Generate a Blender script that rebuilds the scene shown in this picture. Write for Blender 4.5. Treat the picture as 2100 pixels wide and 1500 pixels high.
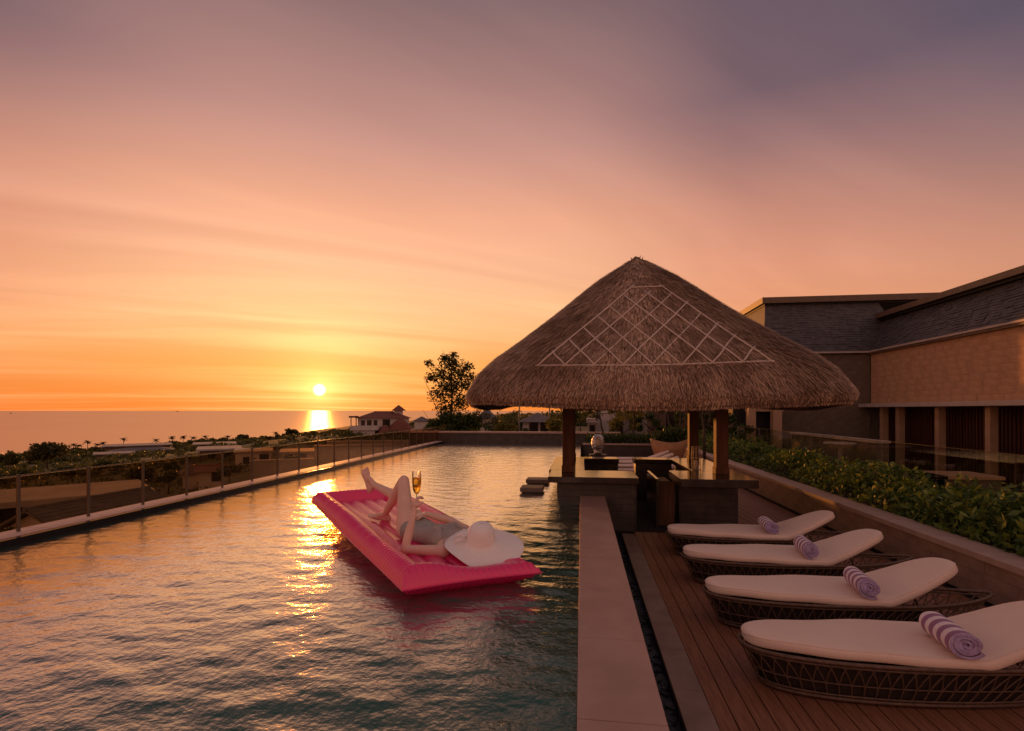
import bpy, bmesh, math, random
import numpy as np
from mathutils import Vector, Matrix
R = math.radians
rnd = random.Random(7)
for o in list(bpy.data.objects): bpy.data.objects.remove(o)
scn = bpy.context.scene
col = scn.collection

# ------------------------------------------------------------------ camera
YAW = R(7.7); CAMH = 1.9; FPX = 1050.0; HY = 842.0
cd = bpy.data.cameras.new('camera'); cam = bpy.data.objects.new('camera', cd); col.objects.link(cam)
cam.location = (0, 0, CAMH); cam.rotation_euler = (R(90), 0, YAW)
cd.lens = 18.0; cd.sensor_width = 36.0; cd.shift_y = 92.0/2100.0
cd.clip_start = 0.05; cd.clip_end = 60000
scn.camera = cam
SN, CS = math.sin(YAW), math.cos(YAW)
def P(x, y, d):                       # point seen at photograph pixel x, y and camera depth d
    u = (x-1050.0)/FPX
    return Vector((-SN*d+CS*u*d, CS*d+SN*u*d, CAMH-(y-HY)/FPX*d))
def G(x, y, h):                       # point seen at pixel x, y lying at height h
    return P(x, y, (CAMH-h)*FPX/(y-HY))
def AX(x, X):                         # Y of the point seen in column x on the plane X = const
    return X/math.tan(math.atan((x-1050.0)/FPX)-YAW)
def AY(x, Y):
    return Y*math.tan(math.atan((x-1050.0)/FPX)-YAW)

# ------------------------------------------------------------------ sky, sun, exposure
SAZ = math.atan((655-1050)/FPX)-YAW; SEL = R(2.15)
SUN = Vector((math.sin(SAZ)*math.cos(SEL), math.cos(SAZ)*math.cos(SEL), math.sin(SEL)))
w = bpy.data.worlds.new('World'); scn.world = w; w.use_nodes = True
nt = w.node_tree; nt.nodes.clear()
def N(t, tree=None, **k):
    n = (tree or nt).nodes.new(t)
    for a, b in k.items(): setattr(n, a, b)
    return n
def L(a, b, tree=None): (tree or nt).links.new(a, b)
def M(op, a, b=None, c=None, tree=None, clamp=False):
    n = N('ShaderNodeMath', tree, operation=op, use_clamp=clamp)
    for i, v in enumerate((a, b, c)):
        if v is None: continue
        if hasattr(v, 'links'): L(v, n.inputs[i], tree)
        else: n.inputs[i].default_value = v
    return n.outputs[0]
def ramp(fac, stops, tree=None, interp='LINEAR'):
    n = N('ShaderNodeValToRGB', tree); n.color_ramp.interpolation = interp
    e = n.color_ramp.elements
    while len(e) < len(stops): e.new(0.5)
    for el, (p, c) in zip(e, stops):
        el.position = p; el.color = (*c, 1) if len(c) == 3 else c
    L(fac, n.inputs[0], tree); return n.outputs[0]
def mixc(f, a, b, mode='MIX', tree=None):
    n = N('ShaderNodeMix', tree, data_type='RGBA', blend_type=mode, clamp_factor=True)
    for s, v in ((n.inputs[0], f), (n.inputs[6], a), (n.inputs[7], b)):
        if hasattr(v, 'links'): L(v, s, tree)
        elif isinstance(v, (int, float)): s.default_value = v
        else: s.default_value = (*v, 1) if len(v) == 3 else v
    return n.outputs[2]
def smooth(v, a, b, tree=None, o0=0.0, o1=1.0):
    n = N('ShaderNodeMapRange', tree, interpolation_type='SMOOTHSTEP')
    L(v, n.inputs[0], tree); n.inputs[1].default_value = a; n.inputs[2].default_value = b
    n.inputs[3].default_value = o0; n.inputs[4].default_value = o1
    return n.outputs[0]
tc = N('ShaderNodeTexCoord'); D = tc.outputs['Generated']
sx = N('ShaderNodeSeparateXYZ'); L(D, sx.inputs[0])
dx, dy, dz = sx.outputs
hz = M('POWER', M('ADD', M('MULTIPLY', dx, dx), M('MULTIPLY', dy, dy)), 0.5)
ca_unused = M('DIVIDE', M('ADD', M('MULTIPLY', dx, math.sin(SAZ)), M('MULTIPLY', dy, math.cos(SAZ))), M('MAXIMUM', hz, 1e-4))
ez = M('MAXIMUM', dz, 0.0)
# thin streaks of high cloud, projected on a layer above
cl = N('ShaderNodeCombineXYZ'); den = M('ADD', ez, 0.07)
rx = M('DIVIDE', M('ADD', M('MULTIPLY', dx, 0.82), M('MULTIPLY', dy, 0.57)), den)
ry = M('DIVIDE', M('SUBTRACT', M('MULTIPLY', dy, 0.82), M('MULTIPLY', dx, 0.57)), den)
L(M('MULTIPLY', rx, 0.28), cl.inputs[0]); L(M('MULTIPLY', ry, 1.05), cl.inputs[1])
n1 = N('ShaderNodeTexNoise'); n1.inputs['Scale'].default_value = 0.85; n1.inputs['Detail'].default_value = 7; n1.inputs['Roughness'].default_value = 0.55
n1.inputs['Distortion'].default_value = 0.7; L(cl.outputs[0], n1.inputs['Vector'])
n2 = N('ShaderNodeTexNoise'); n2.inputs['Scale'].default_value = 0.33; n2.inputs['Detail'].default_value = 3; L(cl.outputs[0], n2.inputs['Vector'])
cloud = M('MULTIPLY', smooth(n1.outputs[0], 0.36, 0.70), smooth(n2.outputs[0], 0.33, 0.62))
ew = M('ADD', ez, M('MULTIPLY', M('SUBTRACT', n2.outputs[0], 0.5), 0.02))   # the bands wander a little
A2 = SAZ+R(9)      # the broad warm glow sits a little right of the sun, where the thin cloud is
cb = M('DIVIDE', M('ADD', M('MULTIPLY', dx, math.sin(A2)), M('MULTIPLY', dy, math.cos(A2))), M('MAXIMUM', hz, 1e-4))
ZEN = (.20,.15,.175)  # zenith out of view, raised to add light on the foreground
back = ramp(ew, [(0, (.78,.33,.18)), (.15, (.74,.37,.25)), (.35, (.48,.28,.24)), (.60, (.26,.18,.195)), (1, ZEN)])  # unseen sky behind the camera, brightened to light front faces
away = ramp(ew, [(0, (.80,.27,.10)), (.12, (.72,.30,.15)), (.22, (.58,.27,.185)), (.30, (.38,.20,.175)), (.347, (.255,.16,.17)), (.42, (.155,.115,.155)), (.49, (.094,.086,.134)), (.60, (.085,.078,.125)), (1, ZEN)])
side = ramp(ew, [(0, (1.0,.23,.033)), (.03, (1.0,.27,.048)), (.10, (.98,.41,.145)), (.163, (.92,.385,.19)), (.26, (.80,.335,.205)), (.347, (.60,.265,.19)), (.42, (.37,.185,.17)), (.49, (.20,.118,.14)), (.62, (.14,.096,.125)), (1, ZEN)])
near = ramp(ew, [(0, (1.0,.26,.035)), (.08, (1.0,.40,.09)), (.17, (1.0,.53,.24)), (.26, (.95,.48,.275)), (.35, (.86,.40,.25)), (.459, (.56,.28,.235)), (.54, (.38,.20,.185)), (.62, (.23,.138,.145)), (1, ZEN)])
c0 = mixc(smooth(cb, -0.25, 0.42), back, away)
c1 = mixc(smooth(cb, 0.36, 0.90), c0, side)
c2 = mixc(smooth(cb, 0.80, 0.99), c1, near)
cm1 = M('ADD', M('MULTIPLY', M('SUBTRACT', cloud, 0.22), 0.27), 1.0)
sc_ = N('ShaderNodeVectorMath', operation='SCALE'); L(c2, sc_.inputs[0]); L(cm1, sc_.inputs['Scale'])
c3 = mixc(M('MULTIPLY', cloud, 0.14), sc_.outputs[0], (.95,.58,.42))
dotn = N('ShaderNodeVectorMath', operation='DOT_PRODUCT'); L(D, dotn.inputs[0]); dotn.inputs[1].default_value = SUN
ang = M('ARCCOSINE', M('MINIMUM', dotn.outputs['Value'], 0.9999999))
g1 = M('POWER', 2.718, M('MULTIPLY', ang, -16.0)); g2 = M('POWER', 2.718, M('MULTIPLY', ang, -45.0))
def scaled(v, c):
    n = N('ShaderNodeVectorMath', operation='SCALE'); n.inputs[0].default_value = c; L(v, n.inputs['Scale']); return n.outputs[0]
def addv(a, b):
    n = N('ShaderNodeVectorMath', operation='ADD'); L(a, n.inputs[0]); L(b, n.inputs[1]); return n.outputs[0]
g0 = M('MULTIPLY', M('POWER', 2.718, M('MULTIPLY', ang, -7.0)), M('ADD', M('MULTIPLY', cloud, 0.9), 0.75))
c4 = addv(c3, scaled(g1, (.30, .20, .045)))
c4 = addv(c4, scaled(g0, (.55, .27, .085)))
c4 = addv(c4, scaled(g2, (.3, .36, .10)))
disc = smooth(ang, R(0.72), R(0.22))
c4 = addv(c4, scaled(disc, (6.0, 4.6, 2.6)))
sky = N('ShaderNodeTexSky', sky_type='NISHITA', sun_disc=False); sky.sun_elevation = SEL; sky.sun_rotation = SAZ
sky.air_density = 1.5; sky.dust_density = 3.0
sk = N('ShaderNodeVectorMath', operation='SCALE'); L(sky.outputs[0], sk.inputs[0]); sk.inputs['Scale'].default_value = 0.004
c5 = addv(c4, sk.outputs[0])
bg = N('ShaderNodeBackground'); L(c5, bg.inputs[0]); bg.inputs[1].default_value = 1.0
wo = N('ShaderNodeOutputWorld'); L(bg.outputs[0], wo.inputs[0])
sl = bpy.data.lights.new('sun', 'SUN'); so = bpy.data.objects.new('sun', sl); col.objects.link(so)
sl.energy = 2.7; sl.angle = R(1.4); sl.color = (1.0, .34, .065)
so.rotation_euler = (-SUN).to_track_quat('-Z', 'Y').to_euler()
vs = scn.view_settings; vs.view_transform = 'Standard'; vs.look = 'None'; vs.gamma = 1; vs.use_curve_mapping = False; vs.exposure = 0.0
scn.render.engine = 'CYCLES'

# ------------------------------------------------------------------ helpers
class MB:
    def __init__(s): s.v = []; s.f = []
    def add(s, vs_, fs):
        b = len(s.v); s.v += [tuple(v) for v in vs_]; s.f += [tuple(i+b for i in f) for f in fs]; return s
    def box(s, x0, x1, y0, y1, z0, z1):
        return s.add([(x0,y0,z0),(x1,y0,z0),(x1,y1,z0),(x0,y1,z0),(x0,y0,z1),(x1,y0,z1),(x1,y1,z1),(x0,y1,z1)],
                     [(0,3,2,1),(4,5,6,7),(0,1,5,4),(1,2,6,5),(2,3,7,6),(3,0,4,7)])
    def obox(s, c, ax, size):          # oriented box: centre, three axis vectors, full size
        c = Vector(c); a = [Vector(v).normalized()*(q/2) for v, q in zip(ax, size)]
        vv = [c+a[0]*i+a[1]*j+a[2]*k for k in (-1,1) for j in (-1,1) for i in (-1,1)]
        return s.add(vv, [(0,2,3,1),(4,5,7,6),(0,1,5,4),(1,3,7,5),(3,2,6,7),(2,0,4,6)])
    def tube(s, pts, r, n=6, closed=False, cap=True):
        pts = [Vector(p) for p in pts]; m = len(pts)
        rr = r if isinstance(r, (list, tuple)) else [r]*m
        up = Vector((0.13, 0.27, 0.95)).normalized(); vs_ = []; prev = None
        for i, p in enumerate(pts):
            if closed: t = pts[(i+1) % m]-pts[i-1]
            else: t = pts[min(i+1, m-1)]-pts[max(i-1, 0)]
            t = t.normalized() if t.length > 1e-9 else Vector((0,0,1))
            a = prev if prev is not None else up.cross(t)
            a = a-t*a.dot(t)
            if a.length < 1e-4: a = Vector((1,0,0)).cross(t)
            a.normalize(); prev = a; b = t.cross(a)
            for k in range(n):
                q = 2*math.pi*k/n; vs_.append(p+(a*math.cos(q)+b*math.sin(q))*rr[i])
        fs = []
        for i in range(m if closed else m-1):
            j = (i+1) % m
            for k in range(n): fs.append((i*n+k, i*n+(k+1)%n, j*n+(k+1)%n, j*n+k))
        if cap and not closed:
            fs.append(tuple(range(n-1, -1, -1))); fs.append(tuple((m-1)*n+k for k in range(n)))
        return s.add(vs_, fs)
    def lathe(s, prof, n=24, c=(0,0,0), cap=True):
        vs_ = [(c[0]+r*math.cos(2*math.pi*k/n), c[1]+r*math.sin(2*math.pi*k/n), c[2]+z) for r, z in prof for k in range(n)]
        m = len(prof); fs = [(i*n+k, i*n+(k+1)%n, (i+1)*n+(k+1)%n, (i+1)*n+k) for i in range(m-1) for k in range(n)]
        if cap: fs.append(tuple(range(n-1,-1,-1))); fs.append(tuple((m-1)*n+k for k in range(n)))
        return s.add(vs_, fs)
    def prism(s, poly, z0, z1):
        n = len(poly); vs_ = [(x, y, z0) for x, y in poly]+[(x, y, z1) for x, y in poly]
        return s.add(vs_, [tuple(range(n-1,-1,-1)), tuple(range(n, 2*n))]+[(i, (i+1)%n, n+(i+1)%n, n+i) for i in range(n)])
    def mesh(s, name, mat, smooth=False):
        me = bpy.data.meshes.new(name); me.from_pydata(s.v, [], s.f); me.materials.append(mat)
        if smooth: me.shade_smooth()
        return me
    def build(s, name, mat, parent=None, smooth=False, bevel=0, loc=None, **k):
        o = bpy.data.objects.new(name, s.mesh(name, mat, smooth)); col.objects.link(o)
        if parent is not None: o.parent = parent
        if loc is not None: o.location = loc
        if bevel:
            b = o.modifiers.new('bevel', 'BEVEL'); b.width = bevel; b.segments = 2; b.limit_method = 'ANGLE'
        return o
def box(name, b, mat, parent=None, bevel=0): return MB().box(*b).build(name, mat, parent, bevel=bevel)
def tag(o, label=None, cat=None, group=None, kind=None):
    if label: o['label'] = label
    if cat: o['category'] = cat
    if group: o['group'] = group
    if kind: o['kind'] = kind
    return o
def thing(name, label, cat, loc=(0,0,0), group=None, rz=0):
    o = bpy.data.objects.new(name, None); col.objects.link(o); o.location = loc; o.rotation_euler = (0,0,rz)
    o.empty_display_size = 0.1
    return tag(o, label, cat, group)
def inst(me, name, parent, loc=(0,0,0), rot=(0,0,0), sc=(1,1,1)):
    o = bpy.data.objects.new(name, me); col.objects.link(o); o.parent = parent
    o.location = loc; o.rotation_euler = rot; o.scale = sc; return o
def copy_tree(o, parent=None):
    c = o.copy(); col.objects.link(c); c.parent = parent
    for ch in [q for q in o.children]: copy_tree(ch, c)
    return c
def np_mesh(name, verts, faces, mat, smooth=False):
    me = bpy.data.meshes.new(name); verts = np.asarray(verts, np.float32); faces = np.asarray(faces, np.int32)
    k = faces.shape[1]
    me.vertices.add(len(verts)); me.vertices.foreach_set('co', verts.ravel())
    me.loops.add(faces.size); me.loops.foreach_set('vertex_index', faces.ravel())
    me.polygons.add(len(faces)); me.polygons.foreach_set('loop_start', np.arange(0, faces.size, k, dtype=np.int32))
    me.update(calc_edges=True); me.materials.append(mat)
    if smooth: me.shade_smooth()
    return me
def np_obj(name, verts, faces, mat, parent=None, smooth=False):
    o = bpy.data.objects.new(name, np_mesh(name, verts, faces, mat, smooth)); col.objects.link(o)
    if parent is not None: o.parent = parent
    return o

# ------------------------------------------------------------------ materials
def mat(name, c1, c2=None, rough=.6, scale=6., bump=0., bscale=None, stretch=(1,1,1), coord='Object', detail=5, spec=.5, rand=0., metal=0., trans=0., sheen=0., contrast=(.3,.7), alpha=None, ior=1.45, sub=0.):
    m = bpy.data.materials.new(name); m.use_nodes = True; t = m.node_tree
    b = t.nodes['Principled BSDF']; b.inputs['Roughness'].default_value = rough
    b.inputs['Specular IOR Level'].default_value = spec; b.inputs['Metallic'].default_value = metal
    b.inputs['IOR'].default_value = ior
    if trans: b.inputs['Transmission Weight'].default_value = trans
    if sheen: b.inputs['Sheen Weight'].default_value = sheen
    if sub:
        b.inputs['Subsurface Weight'].default_value = sub; b.inputs['Subsurface Radius'].default_value = (.03,.012,.006)
    tcn = N('ShaderNodeTexCoord', t); mp = N('ShaderNodeMapping', t); L(tcn.outputs[coord], mp.inputs[0], t)
    mp.inputs['Scale'].default_value = stretch
    ns = N('ShaderNodeTexNoise', t); ns.inputs['Scale'].default_value = scale; ns.inputs['Detail'].default_value = detail; ns.inputs['Roughness'].default_value = .6
    L(mp.outputs[0], ns.inputs['Vector'], t)
    c = None
    if c2 is not None: c = mixc(smooth(ns.outputs[0], contrast[0], contrast[1], t), c1, c2, tree=t)
    if rand:
        oi = N('ShaderNodeObjectInfo', t); hs = N('ShaderNodeHueSaturation', t)
        if c is not None: L(c, hs.inputs['Color'], t)
        else: hs.inputs['Color'].default_value = (*c1, 1)
        L(M('ADD', M('MULTIPLY', oi.outputs['Random'], rand*2), 1-rand, tree=t), hs.inputs['Value'], t); c = hs.outputs[0]
    if c is not None: L(c, b.inputs['Base Color'], t)
    else: b.inputs['Base Color'].default_value = (*c1, 1)
    if bump:
        n3 = N('ShaderNodeTexNoise', t); n3.inputs['Scale'].default_value = bscale or scale*4; n3.inputs['Detail'].default_value = 6
        L(mp.outputs[0], n3.inputs['Vector'], t)
        bp = N('ShaderNodeBump', t); bp.inputs['Strength'].default_value = 1; bp.inputs['Distance'].default_value = bump
        L(n3.outputs[0], bp.inputs['Height'], t); L(bp.outputs[0], b.inputs['Normal'], t)
    return m
def glass(name, tint, rough=.0, refl=1.0):
    m = bpy.data.materials.new(name); m.use_nodes = True; t = m.node_tree; t.nodes.clear()
    tr = N('ShaderNodeBsdfTransparent', t); tr.inputs[0].default_value = (*tint, 1)
    gl = N('ShaderNodeBsdfGlossy', t); gl.inputs['Roughness'].default_value = rough; gl.inputs[0].default_value = (refl, refl, refl, 1)
    lw_ = N('ShaderNodeLayerWeight', t); lw_.inputs[0].default_value = .5
    fac = M('ADD', M('MULTIPLY', M('POWER', lw_.outputs['Facing'], 5.0, tree=t), .8, tree=t), .035, tree=t)
    mx = N('ShaderNodeMixShader', t); L(fac, mx.inputs[0], t); L(tr.outputs[0], mx.inputs[1], t); L(gl.outputs[0], mx.inputs[2], t)
    ou = N('ShaderNodeOutputMaterial', t); L(mx.outputs[0], ou.inputs[0], t); return m
def leafmat(name, c1, c2, c3, trans=.35):
    m = bpy.data.materials.new(name); m.use_nodes = True; t = m.node_tree; b = t.nodes['Principled BSDF']
    ge = N('ShaderNodeNewGeometry', t)
    c = ramp(ge.outputs['Random Per Island'], [(0, c1), (.55, c2), (1, c3)], t); L(c, b.inputs['Base Color'], t)
    b.inputs['Roughness'].default_value = .5; b.inputs['Specular IOR Level'].default_value = .35
    tl = N('ShaderNodeBsdfTranslucent', t); L(c, tl.inputs[0], t)
    mx = N('ShaderNodeMixShader', t); mx.inputs[0].default_value = trans
    L(b.outputs[0], mx.inputs[1], t); L(tl.outputs[0], mx.inputs[2], t)
    L(mx.outputs[0], t.nodes['Material Output'].inputs[0], t); return m

m_coping = mat('coping_stone', (.27,.165,.125), (.33,.205,.16), .5, 3, .0015, 60, rand=.05)
m_lcoping = mat('pool_edge_stone', (.40,.29,.265), (.47,.35,.32), .6, 3, .001, 60, rand=.05)
m_dark = mat('dark_stone', (.034,.024,.019), (.062,.044,.035), .5, 5, .003, 40, rand=.18)
m_darktop = mat('polished_counter_stone', (.035,.023,.017), (.06,.04,.028), .11, 8, .0006, 60)
m_strip = mat('deck_border_stone', (.165,.098,.070), (.22,.135,.098), .6, 4, .0015, 50, rand=.06)
m_gutter = mat('gutter_stone', (.03,.032,.036), (.055,.055,.06), .45, 8, .01, 14)
m_wood = mat('deck_wood', (.14,.052,.024), (.27,.108,.052), .55, 3, .0015, 10, stretch=(18,1.2,18), rand=.28, contrast=(.25,.75))
m_deckbase = mat('deck_base', (.02,.014,.01), rough=.9)
m_planter = mat('planter_stone', (.22,.135,.09), (.30,.185,.125), .7, 5, .004, 30, rand=.12)
m_cap = mat('planter_cap_stone', (.30,.195,.145), (.37,.245,.185), .6, 4, .0015, 50, rand=.06)
m_column = mat('column_timber', (.085,.038,.020), (.14,.062,.032), .65, 4, .0015, 20, stretch=(6,6,.6), spec=.15)
m_rattan = mat('rattan', (.10,.052,.032), (.17,.092,.056), .45, 30, .0006, 120)
m_cushion = mat('cushion_canvas', (.82,.59,.46), (.86,.63,.495), .85, 2.5, .0008, 300, sheen=.2)
m_bamboo = mat('bamboo', (.55,.42,.34), (.68,.54,.44), .6, 14, .002, 30)
m_pool = mat('pool_tile', (.004,.05,.042), (.006,.07,.058), .4, 4)
m_soil = mat('soil', (.035,.024,.016), (.06,.04,.025), .95, 9, .02)
# ------------------------------------------------------------------ pool, coping, deck
WZ = 0.50                                   # water level
PX0, PX1, PY0, PY1 = -5.86, -0.02, -1.5, 21.4
def water_mat(name, deep, b1, s1, b2, s2, st=(1,1,1), rough=.03, ior=1.333):
    m = bpy.data.materials.new(name); m.use_nodes = True; t = m.node_tree; b = t.nodes['Principled BSDF']
    b.inputs['Base Color'].default_value = (*deep, 1); b.inputs['Roughness'].default_value = rough; b.inputs['IOR'].default_value = ior
    b.inputs['Specular IOR Level'].default_value = .5
    tcn = N('ShaderNodeTexCoord', t); mp = N('ShaderNodeMapping', t); L(tcn.outputs['Object'], mp.inputs[0], t); mp.inputs['Scale'].default_value = st
    na = N('ShaderNodeTexNoise', t); na.inputs['Scale'].default_value = s1; na.inputs['Detail'].default_value = 3; L(mp.outputs[0], na.inputs['Vector'], t)
    nb = N('ShaderNodeTexNoise', t); nb.inputs['Scale'].default_value = s2; nb.inputs['Detail'].default_value = 2; L(mp.outputs[0], nb.inputs['Vector'], t)
    h = M('ADD', M('MULTIPLY', na.outputs[0], b1, tree=t), M('MULTIPLY', nb.outputs[0], b2, tree=t), tree=t)
    bp = N('ShaderNodeBump', t); bp.inputs['Distance'].default_value = 1.0; bp.inputs['Strength'].default_value = 1.0
    L(h, bp.inputs['Height'], t); L(bp.outputs[0], b.inputs['Normal'], t); return m
def pool_water_mat():
    m = bpy.data.materials.new('pool_water'); m.use_nodes = True; t = m.node_tree; t.nodes.clear()
    tcn = N('ShaderNodeTexCoord', t); hs = []
    for sc, am in ((8., .009), (24., .004)):
        na = N('ShaderNodeTexNoise', t); na.inputs['Scale'].default_value = sc; na.inputs['Detail'].default_value = 3; L(tcn.outputs['Object'], na.inputs['Vector'], t)
        hs.append(M('MULTIPLY', na.outputs[0], am, tree=t))
    bp = N('ShaderNodeBump', t); bp.inputs['Distance'].default_value = 1.0; L(M('ADD', hs[0], hs[1], tree=t), bp.inputs['Height'], t)
    body = N('ShaderNodeBsdfDiffuse', t); body.inputs[0].default_value = (.003,.080,.056,1); L(bp.outputs[0], body.inputs['Normal'], t)
    gl = N('ShaderNodeBsdfGlossy', t); gl.inputs['Roughness'].default_value = .15; gl.inputs[0].default_value = (1,1,1,1); L(bp.outputs[0], gl.inputs['Normal'], t)
    lw_ = N('ShaderNodeLayerWeight', t); lw_.inputs[0].default_value = .5; L(bp.outputs[0], lw_.inputs['Normal'], t)
    fr = ramp(lw_.outputs['Facing'], [(0, (.02,)*3), (.38, (.05,)*3), (.52, (.12,)*3), (.64, (.40,)*3), (.76, (.74,)*3), (.90, (.95,)*3), (1, (1,)*3)], t)
    mx = N('ShaderNodeMixShader', t); L(fr, mx.inputs[0], t); L(body.outputs[0], mx.inputs[1], t); L(gl.outputs[0], mx.inputs[2], t)
    ou = N('ShaderNodeOutputMaterial', t); L(mx.outputs[0], ou.inputs[0], t); return m
m_water = pool_water_mat()
ys = [PY0]
while ys[-1] < PY1: ys.append(ys[-1]+max(.024, .0062*max(ys[-1], 1)))
ys = np.array(ys); ys[-1] = PY1
xs = np.linspace(PX0, PX1, 260)
XX, YY = np.meshgrid(xs, ys); ZZ = np.zeros_like(XX); rg = np.random.default_rng(4)
for i in range(84):
    lam = float(np.exp(rg.uniform(math.log(.10), math.log(.55)))); k = 2*math.pi/lam
    th = math.pi/2+SAZ*0+rg.normal(0, .50)+(math.pi if rg.random() < .3 else 0)
    amp = .0017*lam**0.9/.3*.28
    ph = rg.uniform(0, 2*math.pi); q = k*(XX*math.cos(th)+YY*math.sin(th))+ph+.6*np.sin(XX*rg.uniform(.3,.9)+YY*rg.uniform(-.6,.6)+ph)
    env = .55+.45*np.sin(XX*rg.uniform(.3,1.2)+YY*rg.uniform(.2,.8)+rg.uniform(0,6))
    ZZ += amp*env*np.sin(q)
nx, ny = len(xs), len(ys)
vv = np.stack([XX.ravel(), YY.ravel(), (WZ+ZZ).ravel()], 1)
ii = np.arange(ny*nx).reshape(ny, nx)
ff = np.stack([ii[:-1,:-1].ravel(), ii[:-1,1:].ravel(), ii[1:,1:].ravel(), ii[1:,:-1].ravel()], 1)
tag(np_obj('pool_water', vv, ff, m_water, smooth=True), kind='structure')
pb = MB(); pb.box(PX0-.1, PX1, PY0, PY1, -1.2, -1.1); pb.box(PX0-.1, PX0-.01, PY0, PY1, -1.1, WZ-.05); pb.box(-.018, .06, PY0, 8.2, -1.1, WZ-.02)
tag(pb.build('pool_basin', m_pool), kind='structure')

wall = tag(MB().box(.012, .36, -1.5, 8.25, -.4, .50).build('pool_wall', m_dark), kind='structure')
y = -1.0
while y < 8.2:
    l = min(.82, 8.24-y); MB().box(-.018, .372, y+.0025, y+l-.0025, .50, .54).build('coping_slab', m_coping, wall, bevel=.004); y += .82
lw = tag(MB().box(PX0-.36, PX0-.03, -1.5, 22.0, -6, .53).build('pool_edge_wall', m_dark), kind='structure')
MB().box(PX0-.03, PX0+.05, -1.5, 21.3, -1, .574).build('dark_lip', mat('wet_dark_tile', (.018,.018,.018), rough=.25), lw)
y = -1.0
while y < 21.3:
    MB().box(PX0-.36, PX0-.032, y+.003, y+1.2-.003, .53, .58).build('coping_slab', m_lcoping, lw, bevel=.004); y += 1.2

# glass fence along the far side of the pool
m_glass = glass('bronze_glass', (.80,.66,.48))
m_post = mat('fence_post_metal', (.12,.085,.052), rough=.5)
fx = PX0-.22
fence = thing('glass_fence', 'low bronze glass fence with slim posts along the left pool edge', 'fence', (fx, 4.0, .58))
k = 0
pm = MB().box(-.013,.013,-.013,.013,0,.62).mesh('post', m_post)
gm = MB().box(-.006,.006,.02,.78,.03,.60).mesh('glass_panel', m_glass)
rail_m = MB().box(-.007,.007,-.018,.782,.60,.612).mesh('top_rail', m_post)
for k in range(-4, 22):
    inst(pm, 'post', fence, (0, k*.8+.81, 0))
    if k < 21:
        inst(gm, 'glass_panel', fence, (0, k*.8+.81, 0))
        inst(rail_m, 'top_rail', fence, (0, k*.8+.83, .003))

# far end wall of the pool
fw = thing('pool_end_wall', 'low dark stone wall closing the far end of the pool', 'wall', (0, 21.4, 0))
MB().box(-7.4, 1.6, 0, .30, -1.2, .93).build('wall', m_dark, fw)
x = -7.4
while x < 1.5:
    MB().box(x+.004, x+1.0-.004, -.04, .36, .93, 1.0).build('cap_stone', m_coping, fw, bevel=.004); x += 1.0

# gutter, border strip, deck boards
tag(MB().box(.36, .62, -1.5, 8.25, -.25, -.10).build('gutter', m_gutter), kind='structure')
gs = MB(); r2 = random.Random(3)
for i in range(520):
    cx, cy, r = r2.uniform(.40,.615), r2.uniform(.8,8.1), r2.uniform(.018,.042)
    a = r2.uniform(0,3); gs.obox((cx,cy,-.095+r*.2), [(math.cos(a),math.sin(a),r2.uniform(-.2,.2)),(-math.sin(a),math.cos(a),r2.uniform(-.2,.2)),(0,0,1)], (r*2.2,r*1.6,r*.8))
tag(gs.build('gutter_stones', m_gutter, bevel=.004), 'dark wet stones lying in the gutter beside the coping', 'stones', kind='stuff')
deck = tag(MB().box(.62, 4.4, -1.5, 26, -.3, -.03).build('deck', m_deckbase), kind='structure')
y = -.6
while y < 8.0:
    l = min(.6, 8.05-y); MB().box(.62, .815, y+.002, y+l-.002, -.03, .004).build('border_stone', m_strip, deck, bevel=.003); y += .6
bw = .118; r2 = random.Random(11)
X = .82; row = 0
bl = {}
def plank(x, y0, y1):
    ln = round(y1-y0, 2)
    if ln not in bl: bl[ln] = MB().box(0, bw-.009, .0015, ln-.0015, -.03, 0).mesh('plank', m_wood)
    return inst(bl[ln], 'plank', deck, (x, y0, r2.uniform(-.0008,.0008)))
while X+bw < 3.98:
    y = [-.9,-2.1,-.2,-1.5][row % 4]+r2.choice([0,.3,.6])
    for L_ in (2.7, 3.0, 2.4, 2.7, 3.3, 6.0, 7.5):
        y1 = y+L_
        if y1 > .5 and y < 25: plank(X, round(y,2), round(y1,2))
        y = y1
    X += bw; row += 1

# planter wall with hedge
pl = thing('stone_planter', 'long stone planter wall with smooth cap beside the timber deck', 'planter', (3.99, 0, 0))
MB().box(.03, .30, -.5, 25, -.4, .40).build('wall_core', m_deckbase, pl)
MB().box(.30, 1.55, -.5, 25, -.4, .36).build('soil', m_soil, pl)
r2 = random.Random(5)
sm = MB().box(.0, .04, .002, .597, .0015, .1305).mesh('stone', m_planter)
for c in range(3):
    y = -.5-.2*c
    while y < 13.5:
        inst(sm, 'stone', pl, (r2.uniform(0,.004), y, c*.132)); y += .6
for c in range(3): MB().box(.0, .04, y+.02*c, 25, c*.132+.001, c*.132+.1305).build('stone', m_planter, pl)
y = -.5
cm = MB().box(-.03, .33, .0015, .8985, .40, .46).mesh('cap_stone', m_cap)
while y < 24.5: inst(cm, 'cap_stone', pl, (0, y, 0)); y += .9
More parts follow.
